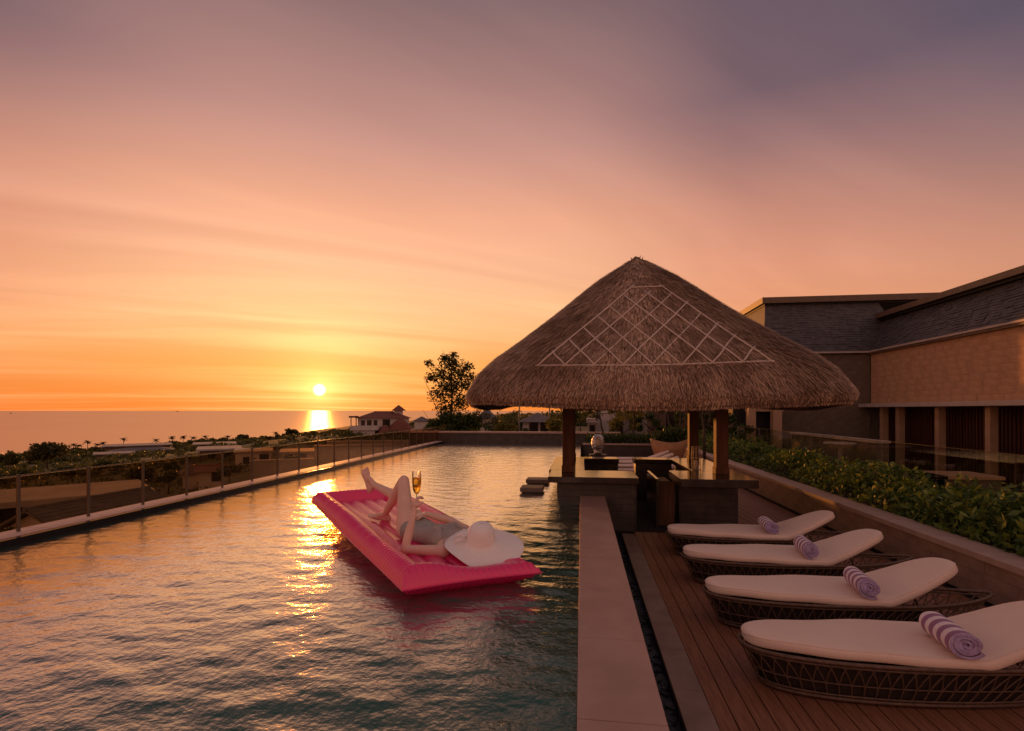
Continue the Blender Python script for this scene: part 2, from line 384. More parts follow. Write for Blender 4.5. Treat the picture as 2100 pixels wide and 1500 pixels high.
# ------------------------------------------------------------------ foliage helpers
def leaf_quads(pos, size, aspect=.5, up=.35, seed=1, jit=.35):
    g = np.random.default_rng(seed); n = len(pos)
    d = g.normal(size=(n,3)); d[:,2] = np.abs(d[:,2])*.5+up*g.normal(.6,.5,n); d /= np.linalg.norm(d, axis=1)[:,None]
    e = g.normal(size=(n,3)); e -= d*np.sum(e*d,1)[:,None]; e /= np.linalg.norm(e, axis=1)[:,None]
    s = size*(1-jit+2*jit*g.random(n))[:,None]
    v = np.stack([pos-d*s*.5, pos+e*s*.5*aspect+d*s*.08, pos+d*s*.5, pos-e*s*.5*aspect+d*s*.08], 1).reshape(-1,3)
    return v, np.arange(n*4).reshape(n,4)
def clump_points(clumps, n, seed=1, shell=.55):
    g = np.random.default_rng(seed); c = np.array([q[:3] for q in clumps], float); r = np.array([q[3] for q in clumps], float)
    w = r**2; w /= w.sum(); idx = g.choice(len(c), n, p=w)
    d = g.normal(size=(n,3)); d /= np.linalg.norm(d, axis=1)[:,None]
    rad = r[idx]*(shell+(1-shell)*g.random(n))*(.8+.35*g.random(n))
    fl = np.array([q[4] if len(q) > 4 else .8 for q in clumps])[idx]
    p = c[idx]+d*rad[:,None]*np.stack([np.ones(n), np.ones(n), fl],1)
    return p
m_bark = mat('bark', (.05,.033,.022), (.085,.058,.038), .85, 12, .01, 30)
m_leaf_dark = leafmat('dark_leaves', (.035,.042,.010), (.06,.065,.014), (.10,.09,.02), .5)
m_leaf_mid = leafmat('mid_leaves', (.030,.050,.012), (.055,.080,.018), (.10,.115,.025))
m_leaf_hedge = leafmat('hedge_leaves', (.030,.060,.012), (.095,.155,.026), (.26,.29,.045), .35)
m_leaf_yel = leafmat('yellow_green_leaves', (.10,.10,.015), (.17,.15,.02), (.25,.21,.03))
m_leaf_far = leafmat('far_leaves', (.045,.045,.014), (.075,.068,.018), (.11,.09,.026), .3)
def tree(name, label, loc, clumps, nleaf, lsize, m, trunk_r=.12, group=None, seed=1, stems=None, cat='tree', limbs=None, aspect=.5, shell=.45):
    t = thing(name, label, cat, loc, group)
    g = random.Random(seed); mb = MB()
    top = max(clumps, key=lambda q: q[2]); stems = stems or [(0,0)]
    for (bx, by) in stems:
        pts = [(bx, by, -.3)]
        for i in range(1, 7):
            f = i/6; pts.append((bx+(top[0]-bx)*f**1.3+g.uniform(-.05,.05)*top[2]*.3, by+(top[1]-by)*f**1.3+g.uniform(-.05,.05)*top[2]*.3, top[2]*f))
        mb.tube(pts, [trunk_r*(1-.8*i/6) for i in range(7)], 6)
        for c in clumps:
            k = max(1, min(5, int(len(pts)*c[2]/max(top[2],.1)*.65))); p0 = Vector(pts[k]); p1 = Vector(c[:3])
            mid = (p0+p1)/2+Vector((g.uniform(-.1,.1), g.uniform(-.1,.1), .05))*c[3]
            mb.tube([p0, mid, p1], [trunk_r*.5, trunk_r*.3, trunk_r*.12], 5)
    for l in (limbs or []): mb.tube(l, [trunk_r*.35, trunk_r*.25, trunk_r*.1][:len(l)], 5)
    mb.build('trunk', m_bark, t, smooth=True)
    pts = clump_points(clumps, nleaf, seed, shell)
    v, f = leaf_quads(pts, lsize, aspect, seed=seed); np_obj('crown', v, f, m, t)
    return t

# hedge in the planter
g = np.random.default_rng(8); n = 21000
hy = 1.2+23.5*g.random(n)**1.55
hx = g.random(n); lump = .12*np.sin(hy*2.1+1)+.10*np.sin(hy*4.7+hx*5)+.08*np.sin(hy*9+hx*8)
prof = np.clip(1-(2*hx-1)**4, .12, 1)
hz_ = .42+(.42+lump)*prof*(1-.55*g.random(n)**1.8)
pos = np.stack([4.30+hx*1.18-.10*lump, hy, hz_+g.normal(0,.02,n)], 1)
hd = thing('hedge', 'dense green leafy hedge growing in the long stone planter', 'hedge', (0,0,0))
pos = np.concatenate([pos, np.stack([4.30+1.2*g.random(5000), 1.2+7*g.random(5000), .45+.35*g.random(5000)],1)])
v, f = leaf_quads(pos, .105, .42, .5, seed=9, jit=.6); np_obj('foliage', v, f, m_leaf_hedge, hd)
st = MB(); r2 = random.Random(2)
for i in range(150):
    y = 1.3+22*r2.random()**1.4; x = r2.uniform(4.40,5.3)
    st.tube([(x,y,.35),(x+r2.uniform(-.1,.1),y+r2.uniform(-.1,.1),.6),(x+r2.uniform(-.2,.2),y+r2.uniform(-.2,.2),.85)], [.010,.008,.004], 4)
st.build('stems', m_bark, hd)
sh = []; r2 = random.Random(44)
for i in range(90):
    y = 1.5+16*r2.random()**1.4; x = r2.uniform(4.45,5.3); h0 = .75; dx_, dy_ = r2.uniform(-.12,.12), r2.uniform(-.12,.12); hh = r2.uniform(.12,.30)
    for k in range(14):
        q = k/13; sh.append((x+dx_*q+r2.uniform(-.035,.035), y+dy_*q+r2.uniform(-.035,.035), h0+hh*q))
v, f = leaf_quads(np.array(sh), .085, .36, .9, seed=15, jit=.5); np_obj('shoots', v, f, m_leaf_hedge, hd)

# ------------------------------------------------------------------ thatched bar pavilion
PCX, PCY = 1.05, 10.0; RA = 2.94; ZE, ZA = 1.93, 4.74
def thatch_mat(name, c1, c2):
    m = bpy.data.materials.new(name); m.use_nodes = True; t = m.node_tree; b = t.nodes['Principled BSDF']
    ge = N('ShaderNodeNewGeometry', t)
    c = ramp(ge.outputs['Random Per Island'], [(0, c1), (.7, c2), (1, tuple(min(1, q*1.35) for q in c2))], t)
    tcn = N('ShaderNodeTexCoord', t); nz = N('ShaderNodeTexNoise', t); nz.inputs['Scale'].default_value = 1.7; nz.inputs['Detail'].default_value = 6; L(tcn.outputs['Object'], nz.inputs['Vector'], t)
    c = mixc(smooth(nz.outputs[0], .35, .68, t), c, (.62,.56,.52), 'MULTIPLY', t)
    L(c, b.inputs['Base Color'], t); b.inputs['Roughness'].default_value = .75; b.inputs['Specular IOR Level'].default_value = .25
    return m
m_thatch = thatch_mat('thatch_straw', (.22,.13,.082), (.60,.40,.27))
m_thatch_core = mat('thatch_core', (.15,.095,.065), (.26,.175,.12), .9, 30, .02, 60)
def rprof(t): return float(np.interp(t, [0,.04,.174,.27,.33,.40,.507,.63,.73,.858,.95,1], [.985,1.0,.945,.868,.80,.725,.612,.482,.382,.243,.115,.05]))
def rprof_np(t): return np.interp(t, [0,.04,.174,.27,.33,.40,.507,.63,.73,.858,.95,1], [.985,1.0,.945,.868,.80,.725,.612,.482,.382,.243,.115,.05])
def roof_pt(phi, t, off=0.):
    phi = np.asarray(phi, float); t = np.asarray(t, float)
    p = np.interp(t, [0,.3,1], [5.2,4.2,2.2]); c, s = np.cos(phi), np.sin(phi)
    k = (np.abs(c)**p+np.abs(s)**p)**(-1/p)
    rr = (RA*rprof_np(t)+off)*k
    lift = .13*np.clip((k-1)/.30, 0, 1)**1.5*(1-t)**2
    sag = .03*np.sin(phi*9)*(1-t)**3*.3
    return np.stack([PCX+rr*c, PCY+rr*s, ZE+(ZA-ZE)*t+lift+sag+off*.5], -1)
pav = thing('bar_pavilion', 'open pool bar pavilion with steep thatched roof on timber columns', 'pavilion', (PCX, PCY, 0))
pav_inv = Vector((PCX, PCY, 0))
def pav_part(o): o.parent = pav; o.location = o.location-pav_inv; return o
nphi, ntt = 120, 26
ph = np.linspace(0, 2*math.pi, nphi, endpoint=False); tt = np.linspace(0, 1, ntt)
PH, TT = np.meshgrid(ph, tt); top = roof_pt(PH, TT)
low = roof_pt(PH[:8], TT[:8]*.0+np.linspace(.0,.86,8)[:,None], -.0).copy(); low[...,2] -= np.linspace(.02,.22,8)[:,None]
cxy = np.array([PCX, PCY]); low[...,:2] = cxy+(low[...,:2]-cxy)*np.linspace(.985,.93,8)[:,None,None]
allv = np.concatenate([low[::-1].reshape(-1,3), top.reshape(-1,3)]); rows = 8+ntt
idx = np.arange(rows*nphi).reshape(rows, nphi); nxt = np.roll(idx, -1, 1)
ff = np.stack([idx[:-1].ravel(), nxt[:-1].ravel(), nxt[1:].ravel(), idx[1:].ravel()], 1)
roof = pav_part(np_obj('thatched_roof', allv, ff, m_thatch_core, smooth=True))
# straw blades
g = np.random.default_rng(21); n = 62000
phi = g.random(n)*2*math.pi; front = g.random(n) < .55; phi[front] = -math.pi/2+(g.random(front.sum())-.5)*2.6
t0 = 1-np.sqrt(g.random(n)); t0 = np.clip(t0, 0, .985)
ln = .10+.16*g.random(n); dt = ln/3.6
def straw(phi, t0, dt, wid, lift):
    n = len(phi); a = roof_pt(phi, np.minimum(t0+dt, 1), .004); j = g.normal(0, .012, n)
    b = roof_pt(phi+j*(.4+t0), t0, .012+lift*g.random(n))
    ax = b-a; ax /= np.linalg.norm(ax, axis=1)[:,None]+1e-9
    rad = a-np.array([PCX, PCY, ZE-1.5]); sd = np.cross(ax, rad); sd /= np.linalg.norm(sd, axis=1)[:,None]+1e-9
    wv = sd*(wid*(.6+.8*g.random(n)))[:,None]
    return np.stack([a-wv, a+wv, b+wv*.6, b-wv*.6], 1).reshape(-1,3)
v1 = straw(phi, t0, dt, .0065, .03)
n2 = 15000; phi2 = g.random(n2)*2*math.pi; e0 = roof_pt(phi2, np.full(n2, .0), .0); 
up_ = roof_pt(phi2+g.normal(0,.004,n2), .03+.05*g.random(n2), .012)
tip = e0.copy(); tip[:,2] -= .005+.035*g.random(n2)**1.8; cdir = e0-np.array([PCX,PCY,0]); cdir[:,2] = 0; cdir /= np.linalg.norm(cdir,axis=1)[:,None]
tip -= cdir*(.07*g.random(n2))[:,None]; tan = np.stack([-cdir[:,1], cdir[:,0], np.zeros(n2)],1)
v2 = np.stack([up_-tan*.007, up_+tan*.007, tip+tan*.005, tip-tan*.005],1).reshape(-1,3)
vv = np.concatenate([v1, v2]); so_ = np_obj('straw', vv-np.array([PCX,PCY,0]), np.arange(len(vv)).reshape(-1,4), m_thatch, roof); tag(so_, kind='stuff')
roof.location = (0,0,0); roof.data.transform(Matrix.Translation(-pav_inv))
# peak knot
kb = MB(); kb.tube([(PCX,PCY-.02,ZA-.12),(PCX,PCY,ZA+.02),(PCX+.02,PCY,ZA+.07)], [.16,.11,.06], 9)
for i in range(14):
    a = i*.45; kb.tube([(PCX+.07*math.cos(a),PCY+.07*math.sin(a),ZA-.02),(PCX+.12*math.cos(a+.3),PCY+.12*math.sin(a+.3),ZA+.05+.03*math.sin(i*3))],[.016,.006],4)
pav_part(kb.build('roof_peak_knot', m_thatch_core))
# lattice of split bamboo pinned on the front slope
def on_front(xr, t):
    lo, hi = -math.pi+.02, -.02
    for _ in range(40):
        mid = (lo+hi)/2
        if roof_pt(mid, t)[0]-PCX < xr: lo = mid
        else: hi = mid
    return Vector(roof_pt(mid, t, .028))
LB, RB, TP = (-1.66, .205), (1.50, .215), (.06, .82)
def lat(f, h): return ((LB[0]+(RB[0]-LB[0])*f)*(1-h)+TP[0]*h+0, (LB[1]+(RB[1]-LB[1])*f)*(1-h)+TP[1]*h)
def pole(a, b, r=.0125):
    pts = [on_front(a[0]+(b[0]-a[0])*i/9, a[1]+(b[1]-a[1])*i/9) for i in range(10)]
    d = (pts[-1]-pts[0]).normalized(); pts[0] -= d*.03; pts[-1] += d*.03
    jj = rnd.uniform(-.014,.014); kk = rnd.uniform(-.02,.02); wv_ = rnd.uniform(-.012,.012); pts = [p+Vector((jj+kk*(i/9-.5)+wv_*math.sin(i*.7), -.004*rnd.random(), jj*.6)) for i, p in enumerate(pts)]
    pav_part(MB().tube(pts, r, 6).build('bamboo_batten', m_bamboo, smooth=True))
pole(lat(0,0), lat(1,0)); pole(lat(0,0), lat(0,.86)); pole(lat(1,0), lat(1,.86))
pole(lat(0.0,.84), lat(1,.84))
for i in range(1, 8):
    f = i/8
    h = 1-f     # '/' parallel to the left edge meets the right edge at height 1-f; barycentric
    def bary(f0, h0): return lat(f0, h0)
    if h < .80: pole(lat(f, 0), lat(1, 1-f))
    else: pole(lat(f,0), lat((f)/(1-.78) if f/(1-.78) < 1 else 1, .78))
    if f < .80: pole(lat(f, 0), lat(0, f))
    else: pole(lat(f,0), lat(max(0, (f-.78)/(1-.78)), .78))
# columns
for i, (x, y) in enumerate(((-.22, 8.78), (2.27, 8.78), (-.22, 11.22), (2.34, 11.22))):
    c = pav_part(MB().box(x-.095, x+.095, y-.095, y+.095, .86, 2.35).build('column', m_column, bevel=.006))
    b2 = MB().box(-.108,.108,-.108,.108,0,.10).build('column_shoe', m_column, c, bevel=.004); b2.location = (x, y, .862)
bm_ = MB()
for y in (8.78, 11.22): bm_.box(-.5, 2.6, y-.06, y+.06, 2.352, 2.50)
pav_part(bm_.build('cross_beam', m_column)); bm_ = MB()
for x in (-.22, 2.3): bm_.box(x-.06, x+.06, 8.4, 11.6, 2.501, 2.62)
pav_part(bm_.build('tie_beam', m_column))

# stone bar under the roof
bar = thing('stone_bar', 'low stone swim-up bar with dark counter tops beneath the thatched roof', 'bar', (1.0, 9.9, 0))
BO = Vector((1.0, 9.9, 0))
def bp_(o): o.parent = bar; o.location = o.location-BO; return o
def cladding(x0, x1, y0, z0, z1, face='-y'):
    r2 = random.Random(int(x0*100)+int(y0*10)); z = z0
    row = 0
    while z < z1-.02:
        h = min(.105, z1-z); x = x0-(.2 if row % 2 else 0)
        while x < x1-.01:
            a, b = max(x, x0), min(x+.4, x1)
            if b-a > .03:
                q = r2.uniform(.012,.022)
                if face == '-y': m_ = MB().box(a+.0015, b-.0015, y0-q, y0+.01, z+.0015, z+h-.0015)
                else: m_ = MB().box(y0-q, y0+.01, a+.0015, b-.0015, z+.0015, z+h-.0015)
                bp_(m_.build('stone', m_dark))
            x += .4
        z += h; row += 1
bp_(MB().box(-.36, .84, 8.22, 8.86, -.6, .762).build('bar_wall', m_deckbase)); cladding(-.37, .84, 8.22, 0, .762); 
bp_(MB().box(.841, .855, 8.2, 8.86, 0, .76).build('side_slab', m_dark))
bp_(MB().box(-.52, .88, 8.04, 8.98, .765, .86).build('counter_top', m_darktop, bevel=.008))
bp_(MB().box(-.42, .02, 8.982, 11.5, .0, .762).build('bar_wall', m_dark)); bp_(MB().box(-.56, .06, 8.982, 11.55, .765, .86).build('counter_top', m_darktop, bevel=.008))
bp_(MB().box(1.62, 2.53, 8.76, 9.12, 0, .732).build('bar_wall', m_deckbase)); cladding(1.62, 2.53, 8.76, 0, .732); cladding(8.76, 9.12, 1.62, 0, .732, '-x')
bp_(MB().box(1.50, 2.62, 8.03, 9.15, .735, .86).build('counter_top', m_darktop, bevel=.008))
bp_(MB().box(2.0, 2.5, 9.152, 11.4, 0, .762).build('bar_wall', m_dark)); bp_(MB().box(1.90, 2.62, 9.152, 11.55, .765, .86).build('counter_top', m_darktop, bevel=.008))
# back counter with an open serving hatch in the middle
bp_(MB().box(.062, .80, 11.2, 11.55, .0, .52).build('bar_wall', m_dark)); bp_(MB().box(.062, .80, 11.15, 11.6, .765, .86).build('counter_top', m_darktop, bevel=.006))
bp_(MB().box(.062, .80, 11.40, 11.45, .52, .765).build('back_panel', m_dark))
bp_(MB().box(1.15, 1.898, 11.2, 11.55, .0, .762).build('bar_wall', m_dark)); bp_(MB().box(1.12, 1.898, 11.15, 11.6, .765, .86).build('counter_top', m_darktop, bevel=.006))
# half door beside the right block
bp_(MB().box(1.24, 1.50, 8.60, 8.66, .02, .74).build('gate_panel', m_column, bevel=.006))
bp_(MB().box(1.19, 1.239, 8.45, 9.6, .02, .80).build('gate_panel', m_darktop, bevel=.006))
bp_(MB().box(1.24, 1.49, 8.662, 9.5, .66, .70).build('gate_shelf', m_cap, bevel=.004))
# sunken bar floor
bp_(MB().box(.86, 1.62, 8.2, 11.5, .001, .006).build('bar_floor', m_deckbase))

# stone stools standing in the pool
m_stool = mat('stool_stone', (.17,.12,.095), (.24,.17,.135), .5, 6, .002, 40)
for (c0, lab) in (((1066, 1118, 1001, 979), 'flat stone stool standing in the pool, the nearer of two'), ((1078, 1130, 984, 963), 'flat stone stool standing in the pool, the farther of two by the bar')):
    a = G(c0[0], c0[2], WZ+.09); b = G(c0[1]-4, c0[2]-1, WZ+.09); y1 = G(c0[0]+12, c0[3], WZ+.09).y
    t = thing('pool_stool', lab, 'stool', ((a.x+b.x)/2, a.y, WZ), 'stone stools in the pool')
    w_ = b.x-a.x
    MB().box(-w_/2, w_/2, 0, .40 if c0[0] == 1066 else .40, .02, .09).build('seat', m_stool, t, bevel=.01)
    MB().box(-w_/2+.03, w_/2-.03, .03, .37, -1.5, .018).build('base', m_dark, t)
# ------------------------------------------------------------------ woven loungers and towels
LL, LWD = 2.40, .39
def halfw(u, W=LWD):
    u = min(max(u, 0), 1); return W*1.62*(u**.43)*((1-u)**.62)
def outline(n, x0, x1, W, s=1.0):
    pts = []
    us = [.5-.5*math.cos(math.pi*i/n) for i in range(n+1)]
    for u in us: pts.append((x0+(x1-x0)*u, -halfw(u, W)))
    for u in us[-2:0:-1]: pts.append((x0+(x1-x0)*u, halfw(u, W)))
    return pts
def resample(pts, n):
    P_ = [Vector((*p, 0)) for p in pts]; P_.append(P_[0]); d = [0]
    for a, b in zip(P_, P_[1:]): d.append(d[-1]+(b-a).length)
    out = []; j = 0
    for i in range(n):
        s = d[-1]*i/n
        while d[j+1] < s: j += 1
        out.append(P_[j].lerp(P_[j+1], (s-d[j])/max(d[j+1]-d[j],1e-9)))
    return out
RIMZ = .28
rim = resample(outline(60, 0, LL, LWD), 256); bas = resample(outline(60, .13, LL-.30, LWD*.80), 256)
def side(s, h):
    s %= 256; i = int(s); f = s-i
    a = rim[i].lerp(rim[(i+1)%256], f); b = bas[i].lerp(bas[(i+1)%256], f)
    p = b.lerp(a, h**.85); z = .025+(RIMZ-.025)*h+(.045*max(0,(a.x-1.7)/.7)**2)*h
    return Vector((p.x, p.y, z))
m_liner = mat('basket_liner', (.022,.012,.009), (.04,.022,.015), .8, 20, .002, 60)
def make_lounger():
    t = thing('sun_lounger', '', 'sun lounger', (0,0,0), 'woven sun loungers in a row on the deck')
    MB().tube([side(i*2,1.0) for i in range(128)], .014, 6, closed=True).build('rim', m_rattan, t, smooth=True)
    MB().tube([side(i*2,.90) for i in range(128)], .008, 5, closed=True).build('upper_hoop', m_rattan, t, smooth=True)
    MB().tube([side(i*2,.0) for i in range(128)], .014, 6, closed=True).build('base_rail', m_rattan, t, smooth=True)
    MB().tube([side(i*2,.10) for i in range(128)], .007, 5, closed=True).build('lower_hoop', m_rattan, t, smooth=True)
    MB().tube([side(i*2,.42) for i in range(128)], .005, 4, closed=True).build('middle_hoop', m_rattan, t, smooth=True)
    nl = 62; pst = 256/nl
    prof = [(-1,0),(-1,.2),(-1,.35),(-.94,.45),(-.80,.60),(-.62,.75),(-.36,.88),(0,.93),(.36,.88),(.62,.75),(.80,.60),(.94,.45),(1,.35),(1,.2),(1,0)]
    for i in range(nl):
        MB().tube([side((i+.5+o)*pst, h) for o, h in prof], .0042, 5, cap=False).build('rattan_loop', m_rattan, t, smooth=True)
    ln_ = MB(); V, F = [], []; ids = [i for i in range(0, 257, 4)]
    for h in (.02, .45, .88):
        for i in ids:
            p = side(i, h); V.append((1.15+(p.x-1.15)*.975, p.y*.93, p.z))
    k_ = len(ids)
    for r_ in range(2):
        for i in range(k_-1):
            if rim[ids[i] % 256].x < 1.75: F.append((r_*k_+i, r_*k_+i+1, (r_+1)*k_+i+1, (r_+1)*k_+i))
    ln_.add(V, F).build('liner', m_liner, t)
    # inner floor of the basket
    sl = MB()
    for i in range(24):
        x = .22+i*.075
        if x < 2.0:
            w_ = halfw((x-.13)/(LL-.43), LWD*.80)
            sl.box(x, x+.03, -w_, w_, .10, .115)
    sl.build('base_slats', m_rattan, t)
    # mattress: surfboard outline bent up at the hinge
    hx, ba = 1.42, R(22.5); nu, nv = 60, 14; x0, x1 = .015, 2.14; T = .078
    def bend(x, y, z):
        if x <= hx-.05: return (x, y, z+.018*(1-x/hx))
        xx = hx-.05
        # integrate the arc of the hinge
        if x < hx+.05:
            l = x-xx; th = ba*l/.1; r = .1/ba
            return (xx+math.sin(th)*r-math.sin(th)*z, y, r-math.cos(th)*r+math.cos(th)*z)
        r = .1/ba; bx_, bz = xx+math.sin(ba)*r, r-math.cos(ba)*r; l = x-hx-.05
        return (bx_+math.cos(ba)*l-math.sin(ba)*z, y, bz+math.sin(ba)*l+math.cos(ba)*z)
    def mhw(u): return (LWD-.022)*1.55*(max(u,0)**.44)*(max(1-u,0)**.36)*.93
    V, F = [], []
    sec = []
    for j in range(nv*2):
        a = 2*math.pi*j/(nv*2); ca_, sa_ = math.cos(a), math.sin(a)
        sec.append((math.copysign(abs(ca_)**.28, ca_), math.copysign(abs(sa_)**.55, sa_)))
    us = sorted([.0015]+[.5-.5*math.cos(math.pi*(i+.35)/(nu+.7)) for i in range(1,nu)]+[.9985]+[(hx-.05+.1*q/8-x0)/(x1-x0) for q in range(9)])
    for u in us:
        ed = min(1, min(u, 1-u)*(x1-x0)/.05); th = T*(.35+.65*math.sqrt(max(0, 1-(1-ed)**2)))
        for cx, cz in sec:
            y = mhw(u)*cx; crown = .010*(1-cx*cx) if cz > 0 else 0
            V.append(bend(x0+(x1-x0)*u, y, T/2+cz*th/2+crown))
    k = nv*2
    for i in range(len(us)-1):
        for j in range(k): F.append((i*k+j, i*k+(j+1)%k, (i+1)*k+(j+1)%k, (i+1)*k+j))
    F.append(tuple(range(k-1,-1,-1))); F.append(tuple((len(us)-1)*k+j for j in range(k)))
    rr = random.Random(5); V0 = list(V)
    V = [(x+.002*math.sin(y*9+x*4), y+.004*math.sin(x*6.3+1)*(abs(y)/.3), z+.004*math.sin(x*5.1+y*7)+.003*math.sin(x*11-y*13+2)) for x, y, z in V]
    o = MB().add(V, F).build('mattress', m_cushion, t, smooth=True); o.location = (0,0,RIMZ-.012)
    q8 = 3
    lp = [V[i*k+q8] for i in range(len(us))]+[V[i*k+nv-q8] for i in range(len(us)-1,-1,-1)]
    MB().tube(lp, .0048, 6, closed=True).build('piping', m_cushion, o, smooth=True)
    bf = MB()
    for s in (-1,1):
        pts = [bend(hx+.1+q*.50/5, s*.20*(1-.3*(q/5)**2), -.012) for q in range(6)]
        bf.tube([(p[0],p[1],p[2]+RIMZ-.012) for p in pts], .011, 6)
    for q in range(6):
        p = bend(hx+.14+q*.08, 0, -.012); bf.tube([(p[0],-.18,p[2]+RIMZ-.012),(p[0],.18,p[2]+RIMZ-.012)], .007, 5)
    bf.tube([(hx+.40,.16,.36),(hx+.50,.16,.12)],.009,5); bf.tube([(hx+.40,-.16,.36),(hx+.50,-.16,.12)],.009,5)
    bf.build('backrest_frame', m_rattan, t, smooth=True)
    return t
lspots = [((1.11,3.79), 2.0, 'nearest woven lounger with cream cushion, cut off by the right picture edge'),
          ((1.10,4.81), 2.6, 'woven lounger with cream cushion, second in the row from the camera'),
          ((1.12,5.94), 2.2, 'woven lounger with cream cushion, third in the row from the camera'),
          ((1.12,7.00), 2.0, 'farthest woven lounger of the near row, beside the stone bar block')]
l0 = make_lounger()
def towel_mat():
    m = bpy.data.materials.new('striped_towel'); m.use_nodes = True; t = m.node_tree; b = t.nodes['Principled BSDF']
    tcn = N('ShaderNodeTexCoord', t); s = N('ShaderNodeSeparateXYZ', t); L(tcn.outputs['Object'], s.inputs[0], t)
    st = M('FRACT', M('ADD', M('DIVIDE', s.outputs[1], .092, tree=t), 10.28, tree=t), tree=t)
    f = M('MULTIPLY', smooth(st, .40, .44, t), smooth(st, .96, .92, t), tree=t)
    c = mixc(f, (.95,.74,.76), (.32,.105,.24), tree=t); L(c, b.inputs['Base Color'], t)
    b.inputs['Roughness'].default_value = .95; b.inputs['Sheen Weight'].default_value = .4
    n3 = N('ShaderNodeTexNoise', t); n3.inputs['Scale'].default_value = 260; L(tcn.outputs['Object'], n3.inputs['Vector'], t)
    bp = N('ShaderNodeBump', t); bp.inputs['Distance'].default_value = .006; L(n3.outputs[0], bp.inputs['Height'], t); L(bp.outputs[0], b.inputs['Normal'], t)
    return m
m_towel = towel_mat(); m_towel_end = mat('towel_selvage', (.40,.28,.52), (.55,.42,.66), .95, 60, .004, 240)
def make_towel():
    t = thing('rolled_towel', '', 'towel', (0,0,0), 'rolled towels on the loungers')
    # spiral strip of cloth with thickness, rolled three and a half turns
    ns = 130; turns = 3.6; ro, ri, th = .090, .014, .019; Ln = .36; V, F = [], []; nl = 26
    for i in range(ns+1):
        f = i/ns; a = f*turns*2*math.pi+2.2; r = ri+(ro-ri)*f
        for k, rr in ((0, r), (1, r-th*.9)):
            for j in range(nl+1):
                y = -Ln/2+Ln*j/nl; ye = y*(1+.02*math.sin(a*1.3))+(.006*math.sin(a*2.1+1) if abs(y) > .155 else 0)
                w_ = 1+.018*math.sin(j*1.9+a)+.03*math.cos(a*.5)
                V.append((rr*math.cos(a)*1.10*w_, ye, rr*math.sin(a)*.93*w_))
    def vid(i, k, j): return (i*2+k)*(nl+1)+j
    for i in range(ns):
        for j in range(nl):
            F.append((vid(i,0,j), vid(i+1,0,j), vid(i+1,0,j+1), vid(i,0,j+1))); F.append((vid(i,1,j+1), vid(i+1,1,j+1), vid(i+1,1,j), vid(i,1,j)))
    MB().add(V, F).build('cloth', m_towel, t, smooth=True)
    E = []
    for i in range(ns):
        E.append((vid(i,0,0), vid(i,1,0), vid(i+1,1,0), vid(i+1,0,0))); E.append((vid(i,0,nl), vid(i+1,0,nl), vid(i+1,1,nl), vid(i,1,nl)))
    me = MB().add(V, E).build('selvage_edge', m_towel_end, t, smooth=True)
    return t
tw0 = make_towel()
tlab = ['rolled lilac striped towel on the nearest lounger', 'rolled lilac striped towel on the second lounger from the camera',
        'rolled lilac striped towel on the third lounger from the camera', 'rolled lilac striped towel on the farthest lounger by the bar']
tspots = []
for i, ((x, y), a, lab) in enumerate(lspots):
    o = l0 if i == 0 else copy_tree(l0)
    o.location = (x, y, 0); o.rotation_euler = (0,0,R(a)); o['label'] = lab
    tw = tw0 if i == 0 else copy_tree(tw0)
    lx, ly = [(1.28,-.13),(1.265,-.14),(1.27,-.12),(1.26,-.10)][i]
    ca_, sa_ = math.cos(R(a)), math.sin(R(a))
    tw.location = (x+ca_*lx-sa_*ly, y+sa_*lx+ca_*ly, RIMZ-.012+.078+.092); tw.rotation_euler = (0, R([12,40,70,20][i]), R([-6,-8,-6,-4][i])); tw['label'] = tlab[i]
    tw.scale = ((1.08,1.0,1.06),(1.02,.95,1.0),(.98,.97,.98),(1.0,.92,.95))[i]
# ------------------------------------------------------------------ hotel wing on the right, lower terrace
BX, BYC = 13.0, 25.2
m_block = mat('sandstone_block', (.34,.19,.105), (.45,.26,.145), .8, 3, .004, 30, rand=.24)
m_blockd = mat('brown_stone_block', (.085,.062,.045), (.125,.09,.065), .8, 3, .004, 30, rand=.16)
m_slate = mat('slate', (.060,.052,.054), (.10,.088,.088), .6, 4, .003, 40)
m_fascia = mat('roof_fascia', (.12,.075,.05), (.17,.105,.07), .5, 4, .001, 30)
m_ledge = mat('pale_ledge', (.46,.37,.32), (.52,.42,.37), .6, 3, .001, 40)
m_slat = mat('red_brown_slat', (.075,.026,.016), (.11,.038,.022), .5, 5, .001, 20, stretch=(5,5,.5), rand=.25)
m_pillar = mat('render_pillar', (.42,.25,.145), (.48,.30,.18), .7, 3, .001, 40)
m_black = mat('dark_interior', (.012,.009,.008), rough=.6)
m_terr = mat('terrace_paving', (.16,.11,.08), (.22,.155,.115), .6, 2, .002, 30)
ZB0, ZB1 = 2.20, 4.50; FLO = -.6
hb = thing('hotel_building', 'hotel wing with sandstone upper wall, slate roof and red-brown slat screens', 'building', (BX, BYC, 0)); HO = Vector((BX, BYC, 0))
def hp(o, par=None):
    if par is None: o.parent = hb; o.location = o.location-HO
    else: o.parent = par
    return o
YN = 9.0
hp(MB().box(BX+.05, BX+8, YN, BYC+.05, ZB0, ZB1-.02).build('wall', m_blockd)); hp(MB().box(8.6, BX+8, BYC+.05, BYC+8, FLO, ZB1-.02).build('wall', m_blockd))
r2 = random.Random(12); bh = .23
ws_ = (.40, .55, .70, .85)
bA = {w: MB().box(0,.06,.0015,w-.0015,.0015,bh-.0015).mesh('stone', m_block) for w in ws_+(.2,.3)}
bB = {w: MB().box(.0015,w-.0015,0,.06,.0015,bh-.0015).mesh('stone', m_blockd) for w in ws_+(.2,.3)}
